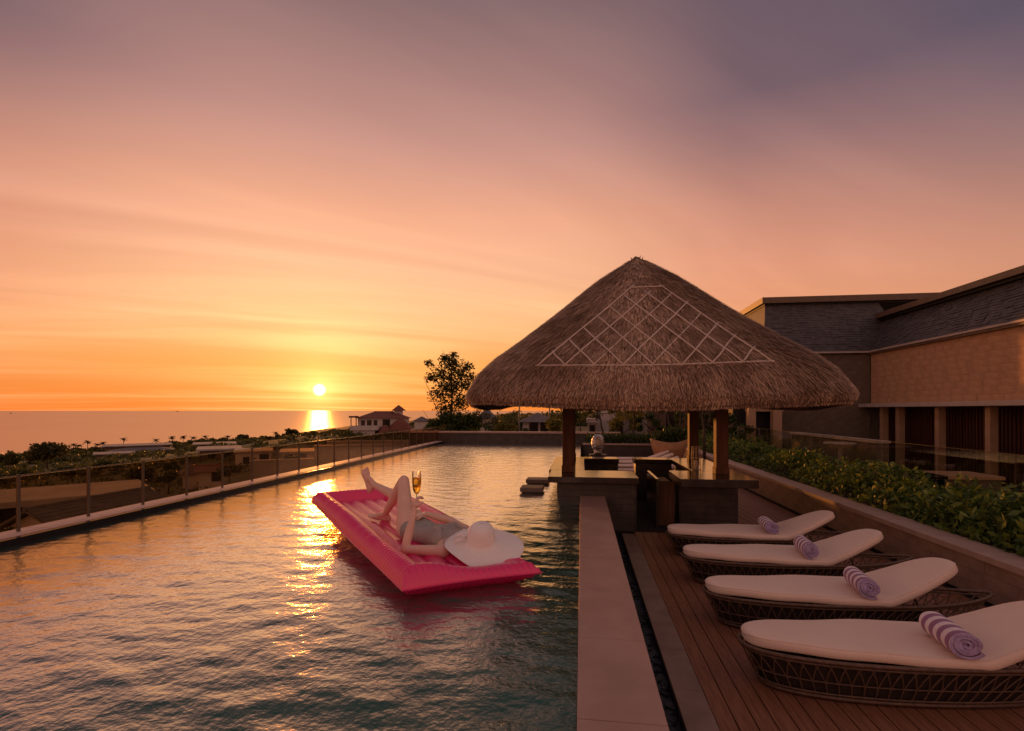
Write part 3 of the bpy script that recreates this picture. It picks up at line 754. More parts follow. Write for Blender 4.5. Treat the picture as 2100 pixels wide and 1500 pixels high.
for c in range(10):
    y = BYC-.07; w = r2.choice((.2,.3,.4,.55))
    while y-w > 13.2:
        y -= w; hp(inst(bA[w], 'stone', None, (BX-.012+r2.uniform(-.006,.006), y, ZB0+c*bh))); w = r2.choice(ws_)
nb = 0
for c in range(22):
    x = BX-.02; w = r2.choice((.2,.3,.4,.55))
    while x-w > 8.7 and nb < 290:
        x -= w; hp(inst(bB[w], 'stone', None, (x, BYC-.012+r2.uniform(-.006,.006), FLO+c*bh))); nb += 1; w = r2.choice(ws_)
# cornice, slate mansard, fascia
zc, zt = ZB1, 6.05
hp(MB().box(BX-.22, BX+.5, YN, BYC-.24, zc, zc+.07).build('cornice', m_ledge)); hp(MB().box(BX-.16, BX+.5, YN, BYC-.2, zc-.08, zc-.002).build('cornice', m_fascia))
hp(MB().box(8.45, BX+.5, BYC-.235, BYC+.4, zc, zc+.07).build('cornice', m_ledge)); 
SLO = .95
def shingles(name, o, du, dn, w, rows, pw, up):     # o origin, du along, up slope vector (full), seeds random thickness
    g2 = random.Random(len(name)+int(w*10)); mb = MB(); du = Vector(du).normalized(); upv = Vector(up); sl_ = upv.length; un = upv.normalized(); nn = Vector(dn).normalized()
    rh = sl_/rows
    for r_ in range(rows):
        x = -g2.random()*pw
        while x < w:
            ww = pw*g2.uniform(.7,1.3); a, b = max(0,x), min(w, x+ww)
            if b-a > .02:
                t_ = g2.uniform(.012,.04); lo = un*(r_*rh-.03*g2.random()); hi = un*((r_+1)*rh+.04)
                p = [Vector(o)+du*(a+.004)+lo+nn*t_, Vector(o)+du*(b-.004)+lo+nn*t_, Vector(o)+du*(b-.004)+hi+nn*.006, Vector(o)+du*(a+.004)+hi+nn*.006]
                q = [Vector(o)+du*(a+.004)+lo, Vector(o)+du*(b-.004)+lo]
                mb.add(p+q, [(0,1,2,3),(4,5,1,0),(5,4,0,1)][:2])
            x += ww
    return mb
ul = (SLO, 0, zt-zc-.07)
n_r = Vector((-(zt-zc-.07), 0, SLO)).normalized(); n_l = Vector((0, -(zt-zc-.07), SLO)).normalized()
rb = MB().add([(BX-.18,YN,zc+.07),(BX-.18,BYC-.18,zc+.07),(BX-.18+SLO,BYC+.9,zt),(BX-.18+SLO,YN,zt)], [(0,3,2,1)])
ZTL = 6.95
rb.add([(8.35,BYC-.18,zc+.07),(BX+1.6,BYC-.18,zc+.07),(BX+.75,BYC+.8,ZTL),(8.75,BYC+.8,ZTL)], [(0,1,2,3)])
rb.add([(8.35,BYC-.18,zc+.07),(8.75,BYC+.8,ZTL),(8.75,BYC+8,ZTL),(8.35,BYC+8,zc+.07)], [(0,1,2,3)])
hr_ = hp(rb.build('slate_roof', m_slate)); 
s1 = shingles('ra', (BX-.18, YN, zc+.07), (0,1,0), n_r, BYC-YN-.1, 14, .30, ul); s1.v = [tuple(Vector(v)) for v in s1.v]
tag(hp(s1.build('slate_shingles', m_slate)), kind='stuff')
s2 = shingles('rbx', (8.5, BYC-.18, zc+.07), (1,0,0), Vector((0,-(ZTL-zc-.07),.98)).normalized(), BX-8.2, 20, .30, (.35, .98, ZTL-zc-.07))
tag(hp(s2.build('slate_shingles', m_slate)), kind='stuff')
xr, yr = BX-.18+SLO, BYC-.18+SLO
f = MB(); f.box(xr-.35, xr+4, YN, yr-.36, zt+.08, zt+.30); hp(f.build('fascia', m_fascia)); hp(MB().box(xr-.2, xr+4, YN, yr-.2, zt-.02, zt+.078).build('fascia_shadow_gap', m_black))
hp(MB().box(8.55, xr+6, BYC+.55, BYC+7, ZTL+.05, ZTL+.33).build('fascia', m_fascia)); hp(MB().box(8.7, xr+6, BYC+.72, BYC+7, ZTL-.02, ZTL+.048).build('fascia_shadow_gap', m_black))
# ledge, pillars, slat screens of the lower storey
hp(MB().box(BX-.55, BX+2, YN, BYC-.1, ZB0-.16, ZB0-.004).build('ledge', m_ledge, bevel=.01))
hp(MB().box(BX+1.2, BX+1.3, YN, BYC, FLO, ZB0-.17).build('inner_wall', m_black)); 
for xp in (1812, 1845, 1927, 2032, 2160):
    yy = AX(xp, BX); hp(MB().box(BX-.10, BX+.14, yy-.11, yy+.11, FLO, ZB0-.162).build('pillar', m_pillar, bevel=.006))
y = 12.0; smh = MB().box(0,.05,0,.045,FLO,ZB0-.17).mesh('slat', m_slat); r2 = random.Random(4)
while y < BYC-.3:
    hp(inst(smh, 'slat', None, (BX+.6+r2.uniform(-.01,.01), y, 0))); y += .155
# end piece of the far wing with sunlit pillars
for xp, dpt in ((1543, .30), (1595, .36)):
    xx = AY(xp, 24.0); hp(MB().box(xx-dpt/2, xx+dpt/2, 24.0, 24.4, FLO, 3.0).build('pillar', m_pillar))
hp(MB().box(7.5, 9.0, 24.35, 24.9, 1.85, 3.0).build('lintel', m_pillar)); hp(MB().box(7.0, 8.9, 25.0, 25.1, FLO, 2.9).build('screen', m_black))
# lower terrace ground
tag(MB().box(5.6, 30, -2, 40, -.9, FLO).build('terrace', m_terr), kind='structure')
# glass balustrade behind the hedge
m_glass2 = glass('clear_glass', (.80,.78,.70))
gb = thing('glass_balustrade', 'clear frameless glass balustrade behind the green hedge', 'balustrade', (5.62, 0, .3))
gm2 = MB().box(-.006,.006,.012,1.488,0,1.02).mesh('glass_panel', m_glass2); gr = MB().box(-.006,.006,0,1.5,1.021,1.027).mesh('top_rail', mat('dark_glass_edge', (.03,.03,.022), rough=.6, spec=.1))
for k in range(1, 13):
    inst(gm2, 'glass_panel', gb, (0, k*1.5, 0)); inst(gr, 'top_rail', gb, (0, k*1.5, 0))
MB().box(-.06,.06,1.5,19.5,-1.2,0).build('base_kerb', m_planter, gb)
# raised beds and seats on the lower terrace
tw_ = thing('terrace_parapet', 'low pale stone parapet on the lower terrace beyond the glass', 'wall', (8.6, 19, FLO))
MB().box(-.15,.15,-3,3.2,0,1.55).build('wall', m_blockd, tw_); MB().box(-.2,.2,-3,3.2,1.552,1.62).build('cap', m_ledge, tw_)
for i, (xp, wd, dd, lab) in enumerate(((1830, 1.6, 1.0, 'low square stone planter box on the terrace, left of the pair'), (1925, 1.9, 1.0, 'low square stone planter box on the terrace, right of the pair'))):
    yy = 13.2; xx = AY(xp, yy)
    t = thing('planter_box', lab, 'planter', (xx, yy, FLO), 'stone planter boxes on the terrace')
    MB().box(-wd/2, wd/2, -dd/2, dd/2, 0, .95).build('body', m_blockd, t); MB().box(-wd/2-.05, wd/2+.05, -dd/2-.05, dd/2+.05, .953, 1.03).build('cap', m_pillar, t, bevel=.01)
t = thing('terrace_table', 'small white table on the lower terrace beyond the hedge', 'table', (AY(1722, 17), 17.0, FLO))
MB().lathe([(.42,1.46),(.44,1.47),(.44,1.50),(.42,1.51)], 20).build('top', m_ledge, t); MB().lathe([(.22,0),(.05,.05),(.04,1.46)], 10).build('leg', m_ledge, t)
# ------------------------------------------------------------------ pink inflatable mattress
FN, FR, FF_ = G(824,1211,.60), G(1110,1174,.60), G(638,1028,.71)
fw_, fl_ = FR-FN, FF_-FN; FWL, FLL = fw_.length, fl_.length
fey = fl_.normalized(); fex = (fw_-fey*fw_.dot(fey)).normalized(); fez = fex.cross(fey)
def FB(a, b, c): return FN+fex*a+fey*b+fez*c
def vinyl(name, base, tl):
    m = bpy.data.materials.new(name); m.use_nodes = True; t = m.node_tree; b = t.nodes['Principled BSDF']
    b.inputs['Base Color'].default_value = (*base, 1); b.inputs['Roughness'].default_value = .38; b.inputs['Coat Weight'].default_value = 1.0; b.inputs['Coat IOR'].default_value = 1.6; b.inputs['Coat Roughness'].default_value = .30
    tr = N('ShaderNodeBsdfTranslucent', t); tr.inputs[0].default_value = (*base, 1); mx = N('ShaderNodeMixShader', t); mx.inputs[0].default_value = tl
    L(b.outputs[0], mx.inputs[1], t); L(tr.outputs[0], mx.inputs[2], t); L(mx.outputs[0], t.nodes['Material Output'].inputs[0], t)
    n3 = N('ShaderNodeTexNoise', t); n3.inputs['Scale'].default_value = 9; n3.inputs['Detail'].default_value = 3
    tcn = N('ShaderNodeTexCoord', t); L(tcn.outputs['Object'], n3.inputs['Vector'], t)
    bp = N('ShaderNodeBump', t); bp.inputs['Distance'].default_value = .012; L(n3.outputs[0], bp.inputs['Height'], t); L(bp.outputs[0], b.inputs['Normal'], t)
    return m
m_pink = vinyl('pink_vinyl', (1.0,.014,.175), .14); m_pinkseam = vinyl('pink_seam', (1.0,.05,.22), .15)
fl = thing('inflatable_mattress', 'hot pink inflatable pool mattress floating on the water', 'pool float', tuple(FN+fw_*.5+fl_*.5-Vector((0,0,.2))))
FO = FN+fw_*.5+fl_*.5-Vector((0,0,.2))
na_, nb_ = 120, 330
A = np.linspace(0, 1, na_+1); Bv = np.linspace(0, 1, nb_+1); A = .5-.5*np.cos(math.pi*A); 
AA, BB = np.meshgrid(A, Bv); am, bm2 = AA*FWL, BB*FLL
ea = np.minimum(am, FWL-am); eb = np.minimum(bm2, FLL-bm2); e = np.minimum(ea, eb)
BWd = .255
def tube_h(e, H): return np.where(e < BWd, H*np.sin(math.pi*np.clip(e/BWd,0,1))**.72, 0)
hca, hcb = .90, .34
Hb = .135*(1-.62*np.exp(-(((am-hca)/.52)**4+((bm2-hcb)/.42)**4)))
inner = np.clip((e-BWd)/.06, 0, 1)
ribs = .035*np.abs(np.sin(math.pi*(am-BWd)/((FWL-2*BWd)/4)))**.6+.004
hgt = tube_h(e, 1.0)*Hb+inner*ribs
along = np.where(ea < eb, bm2, am)
wr = np.exp(-((e-.05)/.055)**2)*(.5+.5*np.sin(along*2*math.pi/.052+.8*np.sin(along*5)))**1.5*.019*np.clip(e/.01,0,1)
hgt = hgt+wr+.006*np.sin(am*7+bm2*3)*np.clip(e/.1,0,1)
def shell(h):
    p = np.array(FN)[None,None,:]+AA[...,None]*np.array(fw_)+BB[...,None]*np.array(fl_)+h[...,None]*np.array(fez)
    # seam sags between corners
    pull = .035*np.sin(AA*math.pi)*(np.exp(-bm2/.25)); p += pull[...,None]*np.array(fey)
    return p.reshape(-1,3)
ii = np.arange((na_+1)*(nb_+1)).reshape(nb_+1, na_+1)
q = np.stack([ii[:-1,:-1].ravel(), ii[:-1,1:].ravel(), ii[1:,1:].ravel(), ii[1:,:-1].ravel()], 1)
o = np_obj('upper_shell', shell(hgt)-np.array(FO), q, m_pink, fl, True)
hl = -.17*np.sin(math.pi/2*np.clip(e/.34,0,1))**.9-wr*.6
o = np_obj('under_shell', shell(hl)-np.array(FO), q[:,::-1], m_pink, fl, True)
sp = shell(np.zeros_like(e)).reshape(nb_+1, na_+1, 3)
loop = [sp[0,i] for i in range(0,na_+1,4)]+[sp[j,na_] for j in range(6,nb_+1,6)]+[sp[nb_,i] for i in range(na_-4,-1,-4)]+[sp[j,0] for j in range(nb_-6,5,-6)]
cen = np.mean(loop, 0)
fm = MB(); n_ = len(loop); out = []
for p in loop:
    d = Vector(p-cen); d -= fez*d.dot(fez); out.append(Vector(p)+d.normalized()*.016)
fm.add([Vector(p)-FO+fez*.003 for p in loop]+[p-FO+fez*.003 for p in out]+[Vector(p)-FO-fez*.003 for p in loop]+[p-FO-fez*.003 for p in out],
       [f for i in range(n_) for f in ((i,(i+1)%n_,n_+(i+1)%n_,n_+i),(n_+i,n_+(i+1)%n_,3*n_+(i+1)%n_,3*n_+i),(2*n_+(i+1)%n_,2*n_+i,3*n_+i,3*n_+(i+1)%n_))])
fm.build('seam', m_pinkseam, fl)

# ------------------------------------------------------------------ person lying on the mattress
def skin_mat():
    m = mat('skin', (.74,.46,.36), (.80,.51,.40), .45, 8, .0006, 200, sub=.12, spec=.4); return m
m_skin = skin_mat()
m_suit = mat('swimsuit_fabric', (.34,.30,.27), (.42,.375,.335), .7, 5, .006, 30, stretch=(1,1,1))
m_hair = mat('hair', (.06,.03,.018), (.09,.045,.025), .5, 40, .002, 120)
m_hat = mat('straw_hat_weave', (.92,.82,.76), (.95,.86,.80), .8, 30, .0015, 260)
def caps(mb, p0, r0, p1, r1, n=14, flat=None, fk=1.0):
    p0, p1 = Vector(p0), Vector(p1); ax = p1-p0; l = ax.length
    ax = ax.normalized() if l > 1e-6 else Vector((0,0,1))
    a = ax.orthogonal().normalized(); b = ax.cross(a); rings = []
    for i in range(1, 6): q = i/5*math.pi/2; rings.append((p0-ax*r0*math.cos(q), r0*math.sin(q)))
    for i in range(1, 4): rings.append((p0.lerp(p1, i/4), r0+(r1-r0)*i/4))
    for i in range(0, 5): q = i/5*math.pi/2; rings.append((p1+ax*r1*math.sin(q), r1*math.cos(q)))
    V = [p0-ax*r0]; F = []
    for c, r in rings:
        for k in range(n):
            t = 2*math.pi*k/n; V.append(c+(a*math.cos(t)+b*math.sin(t))*r)
    V.append(p1+ax*r1); m_ = len(rings)
    for k in range(n): F.append((0, 1+(k+1)%n, 1+k))
    for i in range(m_-1):
        for k in range(n): F.append((1+i*n+k, 1+i*n+(k+1)%n, 1+(i+1)*n+(k+1)%n, 1+(i+1)*n+k))
    for k in range(n): F.append((len(V)-1, 1+(m_-1)*n+k, 1+(m_-1)*n+(k+1)%n))
    if flat is not None:
        fd = Vector(flat).normalized(); V = [v+fd*((fk-1)*(v-p0).dot(fd)) if True else v for v in V]
        # flatten about the axis line, not about p0
        W = []
        for v in V:
            W.append(v)
        V = W
    mb.add(V, F)
def remesh(mb, name, m, voxel, it, parent, origin):
    me = bpy.data.meshes.new(name); me.from_pydata([tuple(Vector(v)-origin) for v in mb.v], [], mb.f)
    o = bpy.data.objects.new(name, me); col.objects.link(o)
    r = o.modifiers.new('r', 'REMESH'); r.mode = 'VOXEL'; r.voxel_size = voxel
    s = o.modifiers.new('s', 'SMOOTH'); s.factor = .5; s.iterations = it
    dg = bpy.context.evaluated_depsgraph_get(); me2 = bpy.data.meshes.new_from_object(o.evaluated_get(dg)); o.modifiers.clear(); o.data = me2
    me2.materials.clear(); me2.materials.append(m); me2.shade_smooth(); me2.name = name; o.parent = parent; return o
J = dict(head=(.81,.36,.17), neck=(.75,.51,.12), shL=(.56,.53,.06), shR=(.90,.66,.12), chest=(.68,.76,.12), waist=(.60,.98,.10), hip=(.54,1.17,.11), hipL=(.45,1.18,.10), hipR=(.63,1.22,.11),
 elL=(.285,.74,.06), wrL=(.395,.80,.38), elR=(.83,.97,.20), wrR=(.64,1.15,.25),
 knL=(.54,1.50,.53), anL=(.47,1.89,.115), toL=(.33,2.02,.10), knR=(.62,1.68,.28), anR=(.42,2.13,.40), heelR=(.39,2.19,.33), toR=(.33,2.22,.58))
J = {k: FB(*v) for k, v in J.items()}
PO = J['hip']-Vector((0,0,.12))
per = thing('person', 'person lying on the pink mattress in grey swimsuit, wide hat, one knee raised', 'person', tuple(PO))
b = MB()
up = fez
sp1 = J['shL'].lerp(J['shR'], .5)
# torso
tr = MB()
for s in (J['shL'], J['shR']): caps(b, s, .062, J['chest'].lerp(s, .45), .075)
caps(b, J['shL'], .055, J['shR'], .055)
side_ = (J['hipR']-J['hipL']).normalized()
for k in (-1, 0, 1):
    for M_ , g_ in ((b, 0.0), (tr, .009)):
        caps(M_, J['chest']+side_*.075*k-fey*.06, .088+g_, J['waist']+side_*.055*k, .074+g_)
        caps(M_, J['waist']+side_*.055*k, .074+g_, J['hip']+side_*.075*k, .088+g_)
for k in (-1, 1):
    for M_, g_ in ((b, 0), (tr, .008)): caps(M_, J['chest']+side_*.075*k+up*.055-fey*.03, .058+g_, J['chest']+side_*.07*k+up*.03+fey*.05, .055+g_)
caps(b, sp1, .055, J['neck'], .048); caps(b, J['neck'], .045, J['head'], .05)
# head with a face
hd_ = J['head']; fwd_h = (up*.86+fey*.5).normalized(); top_h = (J['head']-J['neck']).normalized()
caps(b, hd_+top_h*.015, .088, hd_+top_h*.03, .086); caps(b, hd_-top_h*.05+fwd_h*.03, .05, hd_+fwd_h*.02, .065)
caps(b, hd_+fwd_h*.085-top_h*.002, .009, hd_+fwd_h*.10-top_h*.024, .013)
for k in (-1, 1):
    caps(b, hd_+side_*.088*k-top_h*.01, .014, hd_+side_*.09*k+top_h*.02, .016)
    caps(b, hd_+fwd_h*.082+side_*.03*k-top_h*.052, .008, hd_+fwd_h*.086-top_h*.05, .010)
# arms
def arm(s, e, w, r=1.0):
    caps(b, s, .056*r, s.lerp(e, .5), .046*r); caps(b, s.lerp(e, .5), .046*r, e, .037*r); caps(b, e, .038*r, e.lerp(w, .35), .040*r); caps(b, e.lerp(w, .35), .040*r, w, .025*r)
arm(J['shL'], J['elL'], J['wrL']); arm(J['shR'], J['elR'], J['wrR'])
# legs
def leg(h, k, a):
    caps(b, h, .092, h.lerp(k, .5), .076); caps(b, h.lerp(k, .5), .076, k, .056); caps(b, k, .056, k.lerp(a, .3), .058); caps(b, k.lerp(a, .3), .058, a, .034)
leg(J['hipL'], J['knL'], J['anL']); leg(J['hipR'], J['knR'], J['anR'])
def foot(a, heel, toe, sidev):
    sidev = sidev.normalized(); ball = heel.lerp(toe, .74)
    caps(b, a, .035, heel, .034); caps(b, heel, .033, ball, .03); caps(b, a, .034, a.lerp(ball, .6), .028)
    caps(b, heel.lerp(ball, .35), .026, ball+sidev*.026, .024); caps(b, heel.lerp(ball, .35), .026, ball-sidev*.024, .022)
    d = (toe-ball).normalized()
    for i, (o_, l_, r_) in enumerate(((.036,.062,.0155),(.015,.060,.0115),(-.003,.054,.011),(-.019,.046,.0105),(-.034,.036,.0105))):
        s = ball+sidev*o_; caps(b, s, r_+.004, s+d*l_, r_, n=10)
foot(J['anL'], J['anL']-up*.055+fey*.0+fex*.035, J['toL']-up*.015, fey*.8+fex*.5)
foot(J['anR'], J['heelR'], J['toR'], side_*.9+up*.1)
# left hand holding the flute: fingers rise along the stem and close on it
stem_xy = P(854.5, 1010, 4.60)
wl = J['wrL']; fdir = (Vector((stem_xy.x, stem_xy.y, wl.z+.12))-wl).normalized()
palm = wl+fdir*.062; nrm = Vector((stem_xy.x, stem_xy.y, palm.z))-palm; nrm -= fdir*nrm.dot(fdir); nrm = (nrm.normalized()*.8+Vector((0.2,-.4,0))).normalized(); spr = fdir.cross(nrm).normalized()
for o_ in (-.026, -.009, .009, .026): caps(b, wl+spr*o_*.5, .017, palm+spr*o_+fdir*.02, .0145, n=10)
for i, o_ in enumerate((-.030, -.010, .010, .029)):
    l_ = (.030, .034, .032, .026)[i]; k0 = palm+spr*o_+fdir*.03
    k1 = k0+(fdir*.85+nrm*.55).normalized()*l_; k2 = k1+(fdir*.25+nrm*.95-spr*o_*8).normalized()*l_*.8; k3 = k2+(-fdir*.35+nrm*.6-spr*o_*16).normalized()*l_*.65
    caps(b, k0, .0115, k1, .0105, n=10); caps(b, k1, .0105, k2, .0095, n=10); caps(b, k2, .0095, k3, .008, n=10)
t0_ = palm-spr*.036-fdir*.015; t1_ = t0_+(nrm*.8+fdir*.45-spr*.2).normalized()*.042; t2_ = t1_+(nrm*.55+fdir*.5+spr*.55).normalized()*.032
caps(b, t0_, .016, t1_, .0125, n=10); caps(b, t1_, .0125, t2_, .010, n=10)
GRIP = palm+nrm*.035+fdir*.04
# right hand relaxed on the lap
wr_ = J['wrR']; hdv = (J['hipL']+up*.12-wr_).normalized(); hn = -up; hs = hdv.cross(hn).normalized(); hp_ = wr_+hdv*.06
for o_ in (-.026, -.009, .009, .026): caps(b, wr_+hs*o_*.5, .017, hp_+hs*o_+hdv*.022, .014, n=10)
for i, o_ in enumerate((-.031, -.010, .011, .030)):
    l_ = (.030, .035, .033, .026)[i]; k0 = hp_+hs*o_+hdv*.03; k1 = k0+(hdv+hn*.15+hs*o_*4).normalized()*l_; k2 = k1+(hdv+hn*.45+hs*o_*3).normalized()*l_*.8; k3 = k2+(hdv+hn*.7).normalized()*l_*.6
    caps(b, k0, .0115, k1, .0105, n=10); caps(b, k1, .0105, k2, .0095, n=10); caps(b, k2, .0095, k3, .0085, n=10)
t0_ = hp_+hs*.036-hdv*.015; t1_ = t0_+(hdv*.7+hs*.7+hn*.2).normalized()*.04; caps(b, t0_, .0155, t1_, .0125, n=10); caps(b, t1_, .012, t1_+(hdv*.9+hs*.25+hn*.3).normalized()*.03, .010, n=10)
body = remesh(b, 'body', m_skin, .0055, 7, per, PO)
suit = remesh(tr, 'swimsuit', m_suit, .007, 6, per, PO)
sn_ = len(suit.data.vertices); sc3 = np.empty(sn_*3, np.float32); suit.data.vertices.foreach_get('co', sc3); sc3 = sc3.reshape(-1,3)
nn3 = np.empty(sn_*3, np.float32); suit.data.vertices.foreach_get('normal', nn3); nn3 = nn3.reshape(-1,3)
al = sc3@np.array(fey); ac = sc3@np.array(fex)
sc3 += nn3*(.0055*np.sin(al*2*math.pi/.047+1.6*np.sin(ac*17)+.9*np.sin(al*13))*(.6+.4*np.sin(ac*9+al*5)))[:,None]
suit.data.vertices.foreach_set('co', sc3.ravel()); suit.data.update()
hb_ = MB(); caps(hb_, hd_+top_h*.03-fwd_h*.02, .097, hd_+top_h*.02-fwd_h*.03, .094); caps(hb_, hd_-fwd_h*.05-top_h*.03, .06, hd_-fwd_h*.04-top_h*.09, .035)
remesh(hb_, 'hair', m_hair, .008, 3, per, PO)
st_ = MB()
for k in (-1, 1): st_.tube([J['chest']+side_*.07*k+up*.118-fey*.04, J['chest']+side_*.075*k+up*.10-fey*.14, (J['shL'] if k < 0 else J['shR'])+up*.062, (J['shL'] if k < 0 else J['shR'])-fey*.05+up*.03], .006, 6)
so2 = st_.build('shoulder_straps', m_suit, per, True); so2.data.transform(Matrix.Translation(-PO))
# wide straw hat over the face
ht = bpy.data.objects.new('hat', None)
hc = P(986, 1112, 4.43); toc = (Vector((0,0,CAMH))-hc); toc.z = 0; toc.normalize()
hax = (Vector((0,0,1))*.955+toc*.30+Vector((CS,SN,0))*.03).normalized(); hx_ = Vector((CS,SN,0)); hx_ = (hx_-hax*hx_.dot(hax)).normalized(); hy_ = hax.cross(hx_)
V, F = [], []; nh = 96
prof = [(.0,.178),(.035,.177),(.07,.168),(.097,.147),(.112,.115),(.118,.07),(.121,.03),(.126,.010),(.14,.0),(.17,-.006),(.21,-.010),(.25,-.013),(.29,-.017),(.325,-.024),(.335,-.028)]
for r, z in prof:
    for k in range(nh):
        t = 2*math.pi*k/nh; s = max(0, (r-.14)/.195)
        rr = r*(1+.09*s*math.cos(t)+.03*s*math.cos(2*t+.4)); zz = z+s*s*(.030*math.sin(2*t+.9)+.022*math.sin(3*t+2.0)-.035*max(0,math.cos(t-.1))**3)
        V.append(hx_*rr*math.cos(t)+hy_*rr*math.sin(t)+hax*zz)
m_ = len(prof)
for i in range(m_-1):
    for k in range(nh): F.append((i*nh+k, (i+1)*nh+k, (i+1)*nh+(k+1)%nh, i*nh+(k+1)%nh))
ho = MB().add([v+hc-PO for v in V], F).build('hat', m_hat, per, True); sd = ho.modifiers.new('thick', 'SOLIDIFY'); sd.thickness = .004
hbn = MB().add([hx_*r*math.cos(2*math.pi*k/48)+hy_*r*math.sin(2*math.pi*k/48)+hax*z+hc-PO for r, z in ((.1255,.012),(.123,.03),(.1215,.052)) for k in range(48)], [(i*48+k, i*48+(k+1)%48, (i+1)*48+(k+1)%48, (i+1)*48+k) for i in range(2) for k in range(48)])
hbn.build('hat_band', m_hat, ho, True)
bow = MB()
for s in (-1, 1):
    c0 = hc-PO-hx_*.128+hax*.03; bow.tube([c0, c0-hx_*.05+hy_*.045*s+hax*.012, c0-hx_*.10+hy_*.03*s-hax*.015], [.006,.016,.010], 8)
bow.build('hat_bow', m_hat, ho, True)
# champagne flute
m_fl = bpy.data.materials.new('flute_glass'); m_fl.use_nodes = True; bb = m_fl.node_tree.nodes['Principled BSDF']
bb.inputs['Transmission Weight'].default_value = 1; bb.inputs['Roughness'].default_value = .01; bb.inputs['Base Color'].default_value = (1,.97,.95,1); bb.inputs['IOR'].default_value = 1.25
m_wine = bpy.data.materials.new('sparkling_wine'); m_wine.use_nodes = True; bb = m_wine.node_tree.nodes['Principled BSDF']
bb.inputs['Transmission Weight'].default_value = .85; bb.inputs['Roughness'].default_value = .05; bb.inputs['Base Color'].default_value = (.95,.62,.10,1); bb.inputs['IOR'].default_value = 1.15
FZ = 1.9-(1014-842)/1050*4.60
fp = Vector((stem_xy.x, stem_xy.y, FZ))
flu = thing('champagne_flute', 'glass flute of golden sparkling wine held up in a hand', 'glass', (fp.x, fp.y, FZ-.13)); 
MB().lathe([(.004,.0),(.016,.006),(.030,.03),(.038,.07),(.041,.12),(.040,.17),(.0375,.205)], 28, (0,0,.13), cap=False).build('bowl', m_fl, flu, True)
MB().lathe([(.0005,.006),(.014,.010),(.028,.033),(.0362,.07),(.0392,.12),(.0385,.150),(.0005,.150)], 28, (0,0,.13), cap=False).build('wine', m_wine, flu, True)
MB().lathe([(.034,0),(.034,.002),(.012,.006),(.0045,.016),(.004,.13)], 20, cap=True).build('stem', m_fl, flu, True)
# ------------------------------------------------------------------ sea and land
def sea_mat():
    m = bpy.data.materials.new('sea_water'); m.use_nodes = True; t = m.node_tree; t.nodes.clear()
    tcn = N('ShaderNodeTexCoord', t); na = N('ShaderNodeTexNoise', t); na.inputs['Scale'].default_value = .045; na.inputs['Detail'].default_value = 5; L(tcn.outputs['Object'], na.inputs['Vector'], t)
    bp = N('ShaderNodeBump', t); bp.inputs['Distance'].default_value = .5; L(na.outputs[0], bp.inputs['Height'], t)
    nb2 = N('ShaderNodeTexNoise', t); nb2.inputs['Scale'].default_value = .006; nb2.inputs['Detail'].default_value = 6
    mp = N('ShaderNodeMapping', t); mp.inputs['Rotation'].default_value = (0,0,R(28)); mp.inputs['Scale'].default_value = (.25,1,1); L(tcn.outputs['Object'], mp.inputs[0], t); L(mp.outputs[0], nb2.inputs['Vector'], t)
    df = N('ShaderNodeBsdfDiffuse', t); L(mixc(smooth(nb2.outputs[0], .35, .65, t), (.86,.24,.06), (.95,.30,.08), tree=t), df.inputs[0], t)  # orange of the reflected sky put into the diffuse colour
    gl = N('ShaderNodeBsdfGlossy', t); gl.inputs['Roughness'].default_value = .34; gl.inputs[0].default_value = (1,.86,.66,1); L(bp.outputs[0], gl.inputs['Normal'], t)
    mx = N('ShaderNodeMixShader', t); mx.inputs[0].default_value = .66; L(df.outputs[0], mx.inputs[1], t); L(gl.outputs[0], mx.inputs[2], t)
    ou = N('ShaderNodeOutputMaterial', t); L(mx.outputs[0], ou.inputs[0], t); return m
m_sea = sea_mat()
SEA = -25.0
V, F = [], []; rs = [60, 150, 300, 600, 1200, 2500, 6000, 15000, 40000]; na2 = 48
for r in rs:
    for k in range(na2): V.append((r*math.cos(2*math.pi*k/na2), r*math.sin(2*math.pi*k/na2), SEA))
for i in range(len(rs)-1):
    for k in range(na2): F.append((i*na2+k, (i+1)*na2+k, (i+1)*na2+(k+1)%na2, i*na2+(k+1)%na2))
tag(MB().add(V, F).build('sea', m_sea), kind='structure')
VIL = P(785, 893, 150)
def TH(x, y):
    r = math.hypot(x, y); az = math.degrees(math.atan2(x, y))
    Dd = float(np.interp(az, [-70,-52.7,-45,-33,-28,-20,-12,-5,5], [380,409,500,590,800,1250,2500,6000,9000]))
    h0 = float(np.interp(az, [-60,-30,-18,-8], [-4.6,-4.2,-2.6,-1.3]))
    h = h0+(-25.6-h0)*(r/Dd)**.85 if r < Dd else -25.6-(r-Dd)*.03
    d2 = (x-VIL.x)**2+(y-VIL.y)**2
    h += max(0, VIL.z+.2-h)*math.exp(-d2/(2*38**2))
    return h
azs = np.linspace(-95, 75, 130); rr_ = [6.5]
while rr_[-1] < 3000: rr_.append(rr_[-1]*1.07)
V = []; F = []; rg2 = random.Random(6)
for r in rr_:
    for a in azs:
        x, y = r*math.sin(R(a)), r*math.cos(R(a)); V.append((x, y, TH(x, y)+(rg2.uniform(-.004,.004)*min(r,120) if r > 14 else 0)))
k = len(azs)
for i in range(len(rr_)-1):
    for j in range(k-1): F.append((i*k+j, i*k+j+1, (i+1)*k+j+1, (i+1)*k+j))
m_land = mat('land_grass', (.085,.075,.022), (.15,.12,.038), .9, .12, .3, 1.5, detail=8)
tag(MB().add(V, F).build('terrain', m_land, smooth=True), kind='structure')

m_leaf_scrub = leafmat('scrub_leaves', (.05,.06,.014), (.095,.095,.020), (.16,.135,.03), .3)
